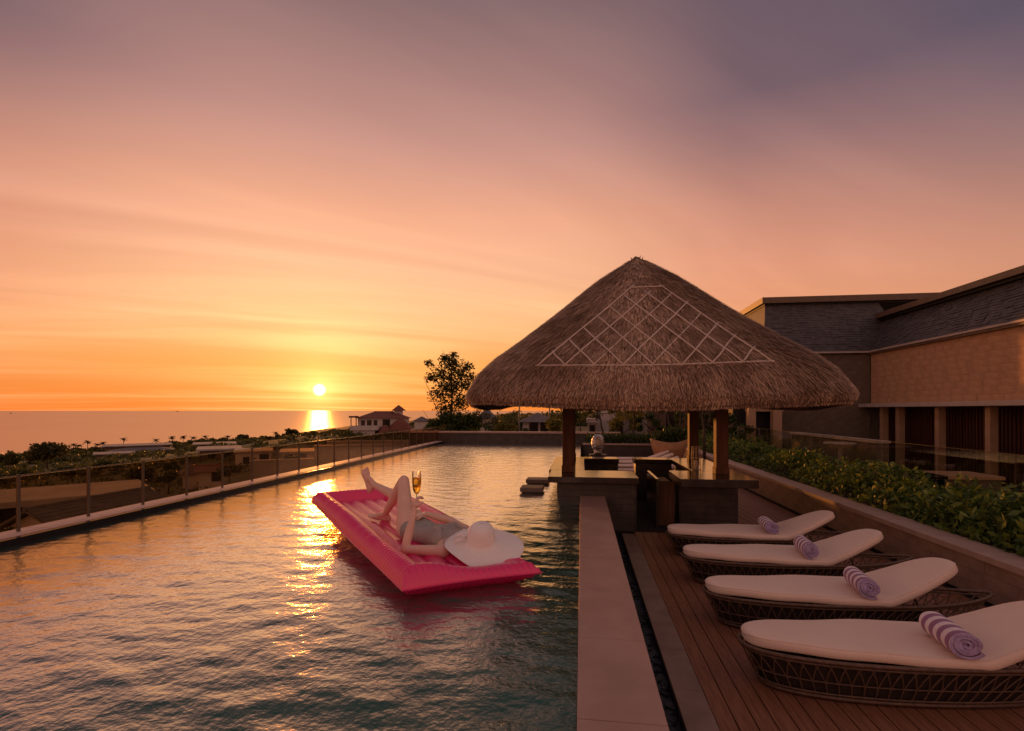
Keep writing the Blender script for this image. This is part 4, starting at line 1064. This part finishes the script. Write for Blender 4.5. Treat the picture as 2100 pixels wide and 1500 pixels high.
# low scrub over the slopes: a mass nobody could count
cl_ = []; r2 = random.Random(31)
for i in range(1500):
    az = R(r2.uniform(-54, -12)); r = 14*math.exp(r2.random()**.8*math.log(420/14)); x, y = r*math.sin(az), r*math.cos(az); z = TH(x, y)
    if z < -24.6 or x > -7.5: continue
    s = .25+.004*r+r2.random()*(.3+.006*r); cl_.append((x, y, z+s*.25, s, .6))
pts = clump_points(cl_, 95000, 3, .5); d_ = np.hypot(pts[:,0], pts[:,1])
g = np.random.default_rng(3); v, f = leaf_quads(pts, 1.0, .6, seed=4)
c_ = pts[:,None,:]; v = (c_+(v.reshape(-1,4,3)-c_)*(.09+.0042*d_)[:,None,None]).reshape(-1,3)
tag(np_obj('scrub', v, f, m_leaf_scrub), 'olive green scrub covering the slope below the pool', 'scrub', kind='stuff')

# ------------------------------------------------------------------ houses of the town below
m_wh = mat('white_render', (.50,.42,.38), (.58,.49,.44), .7, .8, .002, 20); m_conc = mat('concrete_roof', (.30,.25,.22), (.42,.35,.30), .8, .5, .004, 10)
m_roofb = mat('brown_tile_roof', (.11,.058,.042), (.16,.085,.06), .75, 1.5, .02, 12); m_roofg = mat('grey_tile_roof', (.11,.09,.085), (.16,.13,.12), .75, 1.5, .02, 12)
m_roofr = mat('red_tile_roof', (.16,.052,.033), (.21,.07,.042), .75, 1.5, .02, 12); m_win = mat('dark_window_glass', (.02,.016,.015), rough=.12); m_frame = mat('window_frame', (.13,.09,.07), rough=.5)
def house(name, label, x0, x1, ytop, ybot, dep, d, roof='flat', wm=None, rm=None, rot=0., rh=1.5, oh=.5, wins=(), group=None, cat='house', extra=None, tilt=None):
    pc = P((x0+x1)/2, ybot, dep); w_ = (x1-x0)/FPX*dep; ztop = P(x0, ytop, dep).z; z0 = pc.z; h = ztop-z0
    az = math.atan2(pc.x, pc.y); fwdv = Vector((math.sin(az), math.cos(az), 0))
    t = thing(name, label, cat, (pc.x+fwdv.x*d/2, pc.y+fwdv.y*d/2, z0), group, -az+R(rot))
    wl_ = MB().box(-w_/2, w_/2, -d/2, d/2, -4, h).build('wall', wm or m_wh, t)
    if roof == 'flat': MB().box(-w_/2-oh, w_/2+oh, -d/2-oh, d/2+oh, h+.003, h+.35).build('roof', rm or m_conc, t, bevel=.03)
    else:
        rw, rd = w_/2+oh, d/2+oh; th = .18
        if roof == 'gable_x': tp = [(-rw,0,h+rh),(rw,0,h+rh)]
        elif roof == 'gable_y': tp = [(0,-rd,h+rh),(0,rd,h+rh)]
        elif roof == 'hip': tp = [(-(rw-rd*.9) if rw > rd else 0, 0, h+rh), ((rw-rd*.9) if rw > rd else .01, 0, h+rh)]
        else: tp = [(0,-(rd-rw*.9) if rd > rw else 0,h+rh),(0,(rd-rw*.9) if rd > rw else .01,h+rh)]
        bs = [(-rw,-rd,h+.003),(rw,-rd,h+.003),(rw,rd,h+.003),(-rw,rd,h+.003)]
        V_ = bs+tp
        F_ = [(0,3,2,1),(0,1,5,4),(1,2,5),(2,3,4,5),(3,0,4)] if roof in ('gable_x','hip') else [(0,3,2,1),(0,1,4),(1,2,5,4),(2,3,5),(3,0,4,5)]
        ro = MB().add(V_, F_).build('roof', rm or m_roofb, t)
        MB().tube([(tp[0][0],tp[0][1],tp[0][2]),(tp[1][0],tp[1][1],tp[1][2])], .14, 6).build('ridge', rm or m_roofb, ro)
    for (u, z_, ww, hh) in wins:
        cx = -w_/2+u*w_; wn = MB().box(cx-ww/2-.08, cx+ww/2+.08, -d/2-.05, -d/2+.02, z_*h-hh/2-.08, z_*h+hh/2+.08).build('window', m_frame, t)
        MB().box(cx-ww/2, cx+ww/2, -d/2-.07, -d/2-.052, z_*h-hh/2, z_*h+hh/2).build('pane', m_win, wn)
    return t, h, w_
house('flat_roofed_building', 'concrete flat-roofed building just below the left pool edge', -130, 240, 1036, 1075, 29, 5.0, 'flat', wins=((.42,.6,1.6,1.2),(.62,.6,1.6,1.2),(.82,.6,1.6,1.2)), wm=m_roofg, cat='building', oh=.8)
# long tiled house with its gable towards the pool
t = thing('gabled_house', 'long grey-tiled house with pale gable end below the glass fence', 'house', (-25.0, 23.4, -6.35), None); t.scale = (.86, .86, .86)
MB().add([(-2.4,-3.4,-1),(2.4,-3.4,-1),(2.4,3.4,-1),(-2.4,3.4,-1),(-2.4,-3.4,2.9),(2.4,-3.4,2.9),(2.4,3.4,2.9),(-2.4,3.4,2.9),(0,-3.4,4.15),(0,3.4,4.15)],
         [(0,1,5,8,4),(1,2,6,5),(2,3,7,9,6),(3,0,4,7)]).build('wall', m_wh, t)
for s in (-1, 1): MB().add([(0,-3.9,4.35),(0,3.9,4.35),(s*3.1,3.9,2.75),(s*3.1,-3.9,2.75),(0,-3.9,4.2),(0,3.9,4.2),(s*3.1,3.9,2.6),(s*3.1,-3.9,2.6)], [(0,1,2,3),(7,6,5,4),(0,3,7,4),(1,5,6,2),(2,6,7,3)]).build('roof_slope', m_roofg, t)
MB().tube([(0,-3.95,4.36),(0,3.95,4.36)], .13, 6).build('ridge', m_roofg, t)
for s in (-1, 1):
    ts = shingles('tile%d' % s, (s*3.12,-3.92,2.76) if s > 0 else (s*3.12,3.92,2.76), (0,s,0), (s*.45,0,.89), 7.84, 11, .32, (-s*3.1,0,1.6)); tag(ts.build('roof_tiles', m_roofg, t), kind='stuff')
for xq in (-1.1, 1.0):
    wn = MB().box(xq-.5,xq+.5,-3.46,-3.38,.6,1.9).build('window', m_frame, t); MB().box(xq-.42,xq+.42,-3.48,-3.462,.68,1.82).build('pane', m_win, wn)
house('small_house', 'small white house with sunlit pink-brown roof seen through the glass fence', 411, 456, 967, 990, 62, 5, 'gable_x', rm=m_roofr, rh=.5, oh=.5, wins=((.7,.5,.9,1.0),))
house('small_house', 'brown-roofed low house left of the small white house', 378, 412, 974, 990, 66, 5, 'hip', rm=m_roofb, rh=1.2, oh=.4)
house('white_box_house', 'white box-shaped house with one dark window among scrub', 487, 553, 929, 956, 95, 8, 'flat', oh=.3, wins=((.80,.45,1.5,2.0),(.3,.45,.9,1.1)))
house('low_house', 'dark low flat-roofed house left of the white box house', 415, 486, 924, 945, 105, 9, 'flat', wm=m_roofb, oh=.6, wins=((.3,.5,1.4,1.1),(.7,.5,1.4,1.1)))
house('long_building', 'long pale flat roof near the shore in the centre-left distance', 464, 584, 911, 925, 170, 12, 'flat', oh=.8, wm=m_roofg, cat='building', wins=((.2,.5,2.5,1.2),(.4,.5,2.5,1.2),(.6,.5,2.5,1.2),(.8,.5,2.5,1.2)))
house('long_building', 'short pale flat roof below the long shoreline roof', 566, 603, 918, 930, 130, 8, 'flat', oh=.6, wm=m_roofg, cat='building')
house('shore_building', 'long pink-brown flat roof among palms by the sea, upper tier', 228, 338, 915, 923, 240, 16, 'flat', wm=m_roofb, oh=1.0, cat='building', rm=m_conc)
house('shore_building', 'long pink-brown roof terrace in front of the palms, lower tier', 240, 345, 925, 938, 190, 10, 'hip', wm=m_roofb, oh=.8, cat='building', rm=m_roofg, rh=1.0)
house('shore_building', 'small pale roofed pavilion left of the long shoreline roofs', 205, 265, 932, 944, 170, 8, 'flat', wm=m_roofb, oh=.8, cat='building')
house('white_roof_building', 'white flat-roofed building behind the palms right of the long pink roofs', 405, 470, 912, 921, 200, 12, 'flat', wm=m_roofb, oh=.8, cat='building')
house('terrace_house', 'pale low house behind the fence right of the white box house', 582, 640, 930, 948, 88, 7, 'flat', oh=.5, wins=((.3,.5,1.2,1.2),(.65,.5,1.2,1.2)))
for i, (a, b_, yt, yb, dp) in enumerate(((650, 800, 914, 924, 70), (676, 850, 905, 911, 92), (520, 640, 944, 952, 60))):
    pa = P((a+b_)/2, yb, dp); t = thing('garden_wall', ('long pale garden wall behind the right part of the glass fence', 'upper garden wall below the villa lawn', 'short garden wall below the pale low house')[i], 'wall', tuple(pa), None, -math.atan2(pa.x, pa.y))
    wv = (b_-a)/FPX*dp; hh = (yb-yt)/FPX*dp; MB().box(-wv/2, wv/2, -.15, .15, -3, hh).build('wall', m_conc, t); MB().box(-wv/2-.05, wv/2+.05, -.22, .22, hh+.003, hh+.12).build('cap', m_wh, t)
# villa on the hill
vt, vh, vw = house('hilltop_villa', 'white villa with red-brown tiled roofs on the hill beside the sun', 736, 838, 858, 893, 150, 10, 'hip', rm=m_roofr, rh=1.9, oh=.9, wins=((.10,.72,.9,1.6),(.22,.72,1.2,1.6),(.34,.72,.9,1.6),(.55,.7,2.0,2.2)))
def vbox(nm, x0, x1, z0, z1, y0, y1, m): return MB().box(x0, x1, y0, y1, z0, z1).build(nm, m, vt)
vbox('balcony', -9.3, -1.5, 1.6, 2.9, -8.2, -5.0, m_wh); vbox('lower_storey', -8.4, -2.5, -2, 1.58, -7.6, -5.0, m_wh)
for px_ in (-9.0, -7.6): vbox('terrace_post', px_-.12, px_+.12, 2.9, 5.2, -7.9, -7.6, m_roofb)
vbox('terrace_canopy', -9.6, -7.0, 5.2, 5.7, -8.2, -5.4, m_roofb)
vbox('tower', 3.0, 5.6, vh+.2, vh+2.2, -1.5, 1.5, m_wh)
MB().add([(2.2,-2.4,vh+2.2),(6.6,-2.4,vh+2.2),(6.6,2.4,vh+2.2),(2.2,2.4,vh+2.2),(4.4,0,vh+4.0)], [(0,3,2,1),(0,1,4),(1,2,4),(2,3,4),(3,0,4)]).build('tower_roof', m_roofr, vt)
for (a0, a1, zz, rh_) in ((-2.3, 3.0, 1.0, 2.0), (1.0, 8.5, 2.2, 2.6)):
    MB().add([(a0,-9,zz-2.2),(a1,-9,zz-2.2),(a1,-5.05,zz),(a0,-5.05,zz),((a0+a1)/2-.6,-6.6,zz+rh_),((a0+a1)/2+.6,-6.6,zz+rh_)], [(0,1,5,4),(1,2,5),(2,3,4,5),(3,0,4),(0,3,2,1)]).build('porch_roof', m_roofr, vt)
vbox('garden_wall', 7.0, 13.5, -1.0, 1.9, -7.5, -7.0, m_wh)
house('hill_house', 'small grey-walled house half hidden right of the hilltop villa', 850, 880, 864, 884, 140, 7, 'hip', rm=m_roofg, rh=1.3, oh=.5)
# houses seen under the eave
house('far_house', 'small house with grey roof just right of the bushy tree', 985, 1012, 858, 868, 62, 6, 'hip', rm=m_roofg, rh=1.3, oh=.5)
house('garden_house', 'white house with dark tiled roof between two lamp posts', 1072, 1135, 866, 893, 46, 6, 'hip', rm=m_roofg, rh=.85, oh=.5, wins=((.36,.55,.7,.9),(.75,.4,.9,1.3)))
house('white_block_house', 'plain white block house seen beneath the thatched eave', 1224, 1262, 848, 893, 42, 5, 'flat', oh=.1, rm=m_wh)
house('shed', 'white-framed garden shed left of the plain white block house', 1205, 1223, 868, 893, 40, 3, 'flat', oh=.1, rm=m_wh, wins=((.55,.5,.35,.6),))
house('brown_house', 'dark brown house wall behind the bare trunks', 1330, 1500, 830, 900, 38, 4, 'flat', wm=m_roofb, rm=m_roofb, oh=.2, wins=((.3,.5,1.0,1.6),(.62,.5,1.0,1.6)))
house('grey_house', 'grey villa wall with dark door right of the white block house', 1262, 1330, 846, 893, 45, 5, 'hip', wm=m_conc, rm=m_roofg, oh=.4, rh=1.2, wins=((.1,.45,.7,1.4),(.6,.5,.9,1.0)))
# raised ground beyond the pool
tag(MB().box(-6.2, 30, 21.75, 80, -3, -.60).build('upper_garden', mat('garden_ground', (.05,.045,.02), (.08,.065,.03), .9, 1.0)), kind='structure')
# posts
m_lamp = mat('lamp_post_metal', (.20,.17,.16), rough=.4)
for x_, lab in ((1065, 'thin grey lamp post left of the white garden house'), (1127, 'thin grey lamp post right of the white garden house')):
    p = P(x_, 890, 30); t = thing('lamp_post', lab, 'lamp post', (p.x, p.y, -.60), 'garden lamp posts')
    MB().tube([(0,0,0),(0,0,4.5)], .045, 8).build('pole', m_lamp, t, True); MB().tube([(0,0,3.6),(.5,0,4.05)], .02, 6).build('arm', m_lamp, t); MB().lathe([(.09,0),(.09,.02),(.03,.22)], 12, (.5,0,4.02)).build('lamp_head', m_lamp, t, True)

# ------------------------------------------------------------------ trees
def PT(x, y, d): return P(x, y, d)
def at(x, y, d, base): q = P(x, y, d)-base; return (q.x, q.y, q.z)
# bushy tree left of the roof
bs = P(925, 884, 60); bs.z = -.7
cl1 = [(*at(x, y, 60+dd, bs), r*2.7) for x, y, r, dd in ((925,745,.55,0),(905,770,.6,.3),(945,765,.6,-.3),(925,795,.75,0),(955,790,.5,.2),(900,810,.55,-.2),(945,825,.6,0),(915,840,.6,.3),(885,775,.33,0),(968,775,.3,.1),(910,735,.3,0),(880,745,.25,0),(960,750,.3,0),(930,728,.25,0))]
tree('leafy_tree', 'tall leafy tree with upswept branches left of the thatched roof', tuple(bs), cl1, 4600, .32, m_leaf_dark, .15, seed=3, limbs=[[at(900,850,60,bs),at(880,800,60,bs),at(868,775,60,bs)], [at(905,800,60,bs),at(885,760,60,bs),at(868,742,60,bs)], [at(930,760,60,bs),at(915,740,60,bs),at(908,718,60,bs)]], shell=.2)
tw2 = [(*at(x, y, 26, bs), r) for x, y, r in ((870,778,.12),(868,745,.12),(877,760,.14),(872,790,.12),(908,720,.12))]
bs2 = P(915, 888, 58); bs2.z = -.7
cl2 = [(*at(x, y, 58+dd, bs2), r*2.3) for x, y, r, dd in ((890,872,.42,0),(915,860,.5,.3),(940,862,.55,0),(965,860,.45,-.2),(880,880,.3,.2),(930,880,.45,-.3),(955,878,.45,0),(978,872,.3,0))]
tree('bush', 'dense olive bush at the foot of the tall tree behind the pool end', tuple(bs2), cl2, 5000, .33, m_leaf_mid, .09, seed=5, cat='bush', stems=[(-.6,0),(0,0),(.5,0)], limbs=[[at(890,878,58,bs2),at(876,855,58,bs2),at(866,840,58,bs2)]], shell=.25)
for i, (x, yt, yb, d, rr, n, lab) in enumerate(((1035, 856, 888, 44, .75, 1500, 'yellow-green bush left of the lamp posts behind the pool wall'), (1142, 862, 890, 26, .45, 1300, 'yellow-green bush beside the left pavilion column'), (1012, 874, 890, 46, .6, 700, 'small olive bush under the left eave'), (1085, 880, 890, 28, .25, 600, 'small leafy bush in front of the white garden house'))):
    b0 = P(x, yb, d); b0.z = -.6; hgt_ = (yb-yt)/FPX*d+ (b0-b0).z + (P(x, yb, d).z+.6)
    cls = [(rr*.9*(r2.random()-.5)*2, rr*(r2.random()-.5), hgt_*(.45+.5*r2.random()), rr*(.5+.4*r2.random())) for _ in range(6)]
    tree('bush', lab, tuple(b0), cls, n, .15, m_leaf_yel if i in (0,1) else m_leaf_mid, .03, seed=20+i, cat='bush', shell=.25)
# slim garden trees with bare trunks under the roof
for i, (xb, yb, xt, yt, d, lab) in enumerate(((1240, 905, 1212, 838, 21, 'slim leaning tree behind the silver sculpture'), (1298, 915, 1296, 846, 20, 'slim twiggy tree in the far planter'), (1378, 900, 1352, 832, 18, 'bare trunk leaning left out of the clay planter'), (1397, 905, 1392, 835, 18, 'bare upright trunk beside the clay planter'), (1445, 925, 1435, 835, 15, 'dark slanting trunk between the right columns'))):
    p0 = P(xb, yb, d); p1 = P(xt, yt, d); rel = p1-p0
    cls = [(rel.x+dx_, rel.y+dy_, rel.z*q, .35) for dx_, dy_, q in ((0,0,1.15),(.3,.2,1.05),(-.3,0,.95),(.1,-.2,1.3))] if i in (0, 1) else [(rel.x, rel.y, rel.z*1.5, .6),(rel.x+.4, rel.y, rel.z*1.4, .5)]
    tree('slim_tree', lab, tuple(p0), cls, 420 if i != 1 else 700, .12, m_leaf_yel if i == 1 else m_leaf_mid, .05, seed=40+i, group='slim trees beyond the bar')
# shoreline and slope trees
def blob_tree(lab, x, ytop, ybot, d, wpx, n, seed, m=m_leaf_far, name='shore_tree', grp='trees on the shore', ls=None):
    b0 = P(x, ybot, d); h = (ybot-ytop)/FPX*d; wd = wpx/FPX*d; g_ = random.Random(seed)
    cls = [((g_.random()-.5)*wd*.75, (g_.random()-.5)*wd*.5, h*(.35+.5*g_.random()), wd*(.14+.12*g_.random())) for _ in range(9)]
    tree(name, lab, tuple(b0), cls, n, ls or max(.5, d*.0065), m, h*.035, grp, seed, aspect=.7, shell=.3)
blob_tree('broad dark tree rising against the sea at far left', 96, 905, 955, 95, 84, 2600, 61, ls=.5)
blob_tree('dark bush at the left picture edge below the sea', 18, 928, 962, 90, 50, 1400, 62, ls=.45)
for i, (x, yt, yb, d, wp) in enumerate(((498,893,906,330,24),(545,895,908,330,22),(600,880,905,300,32),(636,885,905,300,26),(668,888,905,280,26),(690,886,904,270,24),(714,880,902,240,20),(575,890,906,320,20),(620,892,908,280,26),(655,893,908,260,28))):
    blob_tree('round dark tree in the row along the shore, number %s from the left' % ('one','two','four','six','eight','nine','ten','three','five','seven')[i], x, yt, yb, d, wp, 420, 70+i)
for i, (x, yt, d) in enumerate(((150,908,270),(162,910,270),(180,902,260),(200,908,250),(211,905,250),(253,896,300),(320,898,300),(353,893,320),(375,892,320),(396,894,310),(420,892,320),(467,892,330),(565,884,330))):
    b0 = P(x, yt+22, d); h = 20/FPX*d; t = thing('palm_tree', ('leftmost small palm of the shore', 'second palm from the left by the sea', 'tall narrow palm right of the broad dark tree', 'palm at the left end of the pink roofs', 'bushy palm at the left end of the pink roofs', 'lone palm above the long pink roof', 'palm above the right end of the pink roof', 'first palm of the close group before the sea', 'second palm of the close group before the sea', 'third palm of the close group before the sea', 'fourth palm of the close group before the sea', 'palm left of the long pale roof', 'tall palm above the row of round shore trees')[i], 'palm', tuple(b0), 'palms along the shore')
    lean = r2.uniform(-.06,.06)*h; MB().tube([(0,0,-2),(lean*.4,0,h*.5),(lean,0,h*.85)], [h*.035,h*.028,h*.022], 6).build('trunk', m_bark, t)
    fr = MB(); L0 = h*.36
    for q in range(20):
        a = q*2.4; el = r2.uniform(-.1,1.45); pts_ = []
        for s in range(5):
            f_ = s/4; pts_.append(Vector((lean+math.cos(a)*L0*f_*math.cos(el*(1-f_)), math.sin(a)*L0*f_*math.cos(el*(1-f_)), h*.85+L0*(math.sin(el)*f_*1.1-.6*f_*f_))))
        for s in range(4):
            d_2 = pts_[s+1]-pts_[s]; sv = Vector((-math.sin(a), math.cos(a), 0))*L0*(.24 if s < 3 else .12)
            fr.add([pts_[s]-sv-Vector((0,0,L0*.05)), pts_[s], pts_[s]+sv-Vector((0,0,L0*.05)), pts_[s+1]+sv*.8-Vector((0,0,L0*.05)), pts_[s+1], pts_[s+1]-sv*.8-Vector((0,0,L0*.05))], [(0,1,4,5),(1,2,3,4)])
    fr.build('fronds', m_leaf_far, t)
# boats on the horizon
m_boat = mat('boat_paint', (.12,.09,.08), rough=.5)
for x_, y_, d, lab in ((22, 848, 4200, 'tiny dark boat on the horizon at far left'), (364, 844.3, 9000, 'tiny boat on the horizon left of the sun')):
    p = P(x_, y_, d); p.z = SEA; s = d*.0022
    t = thing('boat', lab, 'boat', tuple(p), 'boats on the horizon')
    MB().add([(-s,-.25*s,.05*s),(s*.8,-.25*s,.05*s),(s*1.2,0,.35*s),(s*.8,.25*s,.05*s),(-s,.25*s,.05*s),(-s,-.3*s,.32*s),(s*.8,-.3*s,.32*s),(s*.8,.3*s,.32*s),(-s,.3*s,.32*s)], [(0,4,3,2,1),(0,1,6,5),(1,2,6),(2,3,7),(3,4,8,7),(4,0,5,8),(5,6,2,7,8)]).build('hull', m_boat, t)
    MB().box(-s*.5, s*.3, -.2*s, .2*s, .322*s, .8*s).build('cabin', m_boat, t)
# ------------------------------------------------------------------ far deck behind the bar
for i in range(5):
    o = copy_tree(l0); o.location = (.55+.05*i, 12.6+1.12*i, 0); o.rotation_euler = (0,0,R(2)); 
    o['label'] = ('lounger just behind the bar, first of the far row', 'second lounger of the far row behind the bar', 'third lounger of the far row behind the bar', 'fourth lounger of the far row behind the bar', 'last lounger of the far row before the planted bed')[i]; o['group'] = 'woven sun loungers beyond the bar'
tag(MB().box(-.01, .62, 8.9, 21.38, -.3, .0).build('deck_side', m_deckbase), kind='structure')
fp_ = thing('planted_bed', 'dark stone planted bed with low leafy shrubs beyond the far loungers', 'planter', (2.0, 19.2, 0))
MB().box(-1.9, 1.4, 0, 1.3, 0, .62).build('wall', m_dark, fp_); MB().box(-1.95, 1.45, -.05, .12, .622, .68).build('cap', m_coping, fp_)
g = np.random.default_rng(5); pts = np.stack([-1.8+3.1*g.random(2200), .15+1.1*g.random(2200), .65+.35*g.random(2200)],1); v, f = leaf_quads(pts, .12, .5, seed=6); np_obj('foliage', v, f, m_leaf_mid, fp_)
# silver sculpture
m_silver = mat('hammered_silver', (.50,.46,.45), (.62,.57,.55), .22, 20, .02, 26, metal=1.0)
p = P(1226, 932, 13.5); t = thing('silver_sculpture', 'rounded hammered silver sculpture standing on the bar end', 'sculpture', (p.x, p.y, p.z))
sm_ = MB(); V, F = [], []; nr, nk = 20, 20
for i in range(nr+1):
    z = .02+.50*i/nr; prf = .17*math.sqrt(max(0, 1-((z-.31)/.24)**2)) if z > .14 else .09+.02*(z/.14); prf = max(prf, .085 if z < .3 else .005)
    for k in range(nk):
        q_ = 2*math.pi*k/nk; bmp = 1+.07*math.sin(5*q_+i*1.3)*math.sin(i*.9)
        V.append((prf*bmp*math.cos(q_), prf*.6*bmp*math.sin(q_), z))
for i in range(nr):
    for k in range(nk): F.append((i*nk+k, i*nk+(k+1)%nk, (i+1)*nk+(k+1)%nk, (i+1)*nk+k))
F.append(tuple(range(nk-1,-1,-1))); F.append(tuple(nr*nk+k for k in range(nk)))
sm_.add(V, F).build('body', m_silver, t, True); MB().lathe([(.12,0),(.12,.02),(.09,.03)], 16).build('foot', m_darktop, t)
MB().box(-.22,.22,-.16,.16,-p.z,-.003).build('pedestal', m_dark, t)
# clay planter
m_clay = mat('terracotta', (.40,.20,.09), (.48,.25,.12), .75, 6, .003, 40)
p = P(1372, 930, 17.0); t = thing('clay_planter', 'big boat-shaped terracotta planter with shrubs beyond the loungers', 'planter', (p.x, p.y, 0))
V, F = [], []; nk = 28
for i, (s_, z) in enumerate(((.30,.0),(.42,.25),(.55,.55),(.62,.85),(.58,.86),(.52,.7))):
    for k in range(nk):
        q_ = 2*math.pi*k/nk; V.append((s_*1.0*math.cos(q_), s_*.7*math.sin(q_), z*(1+.12*math.cos(q_)**2)+.0))
for i in range(5):
    for k in range(nk): F.append((i*nk+k, i*nk+(k+1)%nk, (i+1)*nk+(k+1)%nk, (i+1)*nk+k))
F.append(tuple(range(nk-1,-1,-1))); F.append(tuple(5*nk+k for k in range(nk)))
MB().add(V, F).build('pot', m_clay, t, True); pts = clump_points([(0,0,1.05,.4),(.3,0,1.1,.35),(-.3,.1,1.0,.3)], 900, 8); v, f = leaf_quads(pts, .13, .5, seed=7); np_obj('foliage', v, f, m_leaf_mid, t)
# white wire lantern on the right counter
p = P(1447, 972, 9.0); t = thing('wire_lantern', 'tall pale wire lantern on the counter between the right columns', 'lantern', (2.0, 9.35, .862))
wm_ = MB()
for k in range(10):
    q_ = 2*math.pi*k/10; wm_.tube([(.07*math.cos(q_), .07*math.sin(q_), 0), (.085*math.cos(q_), .085*math.sin(q_), .22), (.07*math.cos(q_), .07*math.sin(q_), .40)], .003, 4)
for z in (0, .1, .2, .3, .4): wm_.tube([(.08*math.cos(2*math.pi*k/16), .08*math.sin(2*math.pi*k/16), z) for k in range(16)], .003, 4, closed=True)
wm_.build('cage', m_ledge, t); MB().lathe([(.03,.003),(.03,.16),(.0,.165)], 14).build('candle', m_ledge, t, True)
# trees and shrubs of the garden beyond the pool, seen under the eave
for i, (x, yt, yb, d, wp, n, mm, lab) in enumerate(((1000, 846, 888, 48, 50, 1100, m_leaf_dark, 'dark leafy garden tree just right of the tall tree'), (1050, 842, 888, 52, 60, 1500, m_leaf_mid, 'leafy garden tree left of the white garden house'), (1150, 832, 890, 36, 60, 1500, m_leaf_mid, 'leafy garden tree beside the left column'), (1195, 828, 890, 38, 60, 1500, m_leaf_dark, 'dark garden tree left of the plain white block house'), (1275, 834, 892, 34, 60, 1400, m_leaf_yel, 'yellowish garden tree right of the plain white block house'), (1330, 836, 892, 30, 60, 1500, m_leaf_mid, 'leafy garden tree behind the far planted bed'), (1390, 850, 900, 26, 60, 1500, m_leaf_mid, 'leafy shrub tree behind the clay planter'), (1455, 845, 905, 24, 60, 1500, m_leaf_dark, 'dark shrub tree behind the right columns'), (1510, 850, 905, 22, 60, 1500, m_leaf_mid, 'leafy shrub tree left of the sunlit pillars'))):
    b0 = P(x, yb, d); h = (yb-yt)/FPX*d+b0.z+.7; b0.z = -.6; wd = wp/FPX*d; g_ = random.Random(300+i)
    cls = [((g_.random()-.5)*wd, (g_.random()-.5)*wd, h*(.35+.6*g_.random()), wd*(.14+.12*g_.random())) for _ in range(10)]
    tree('garden_tree', lab, tuple(b0), cls, n, .17, mm, .05, 'garden trees beyond the pool', 300+i, shell=.25)
# trees among the near houses
for i, (x, yt, yb, d, wp, n, lab) in enumerate(((20, 966, 1000, 48, 70, 1200, 'green tree at the left edge behind the flat-roofed building'), (285, 958, 1000, 52, 70, 1300, 'green tree right of the flat concrete roof'), (345, 962, 1005, 44, 60, 1100, 'olive tree left of the brown-roofed low house'), (330, 948, 975, 80, 60, 900, 'olive tree on the slope above the brown-roofed low house'), (470, 950, 985, 60, 46, 900, 'green tree right of the small white house'), (150, 955, 985, 75, 80, 1100, 'broad olive bush on the slope above the flat roof'), (230, 945, 970, 95, 70, 900, 'wide olive tree on the slope below the pink roofs'), (600, 936, 960, 62, 44, 700, 'olive tree in front of the pale low house'), (10, 1085, 1120, 17, 70, 900, 'bright green shrub at the foot of the fence at far left'))):
    blob_tree(lab, x, yt, yb, d, wp, n, 400+i, m_leaf_scrub if i != 8 else m_leaf_mid, 'slope_tree', 'trees among the houses on the slope', ls=max(.14, d*.0055))
# distant tree line behind the garden, one mass
cl_ = []; r2 = random.Random(77)
for i in range(260):
    x = r2.uniform(975, 1540); d = r2.uniform(85, 150); p = P(x, 0, d); s = r2.uniform(1.6, 3.6); cl_.append((p.x, p.y, r2.uniform(-2.5, 1.1)-s*.35, s, .75))
pts = clump_points(cl_, 26000, 9, .35); v, f = leaf_quads(pts, .62, .7, seed=12)
tag(np_obj('tree_line', v, f, m_leaf_dark), 'dark distant tree line behind the garden houses', 'trees', kind='stuff')
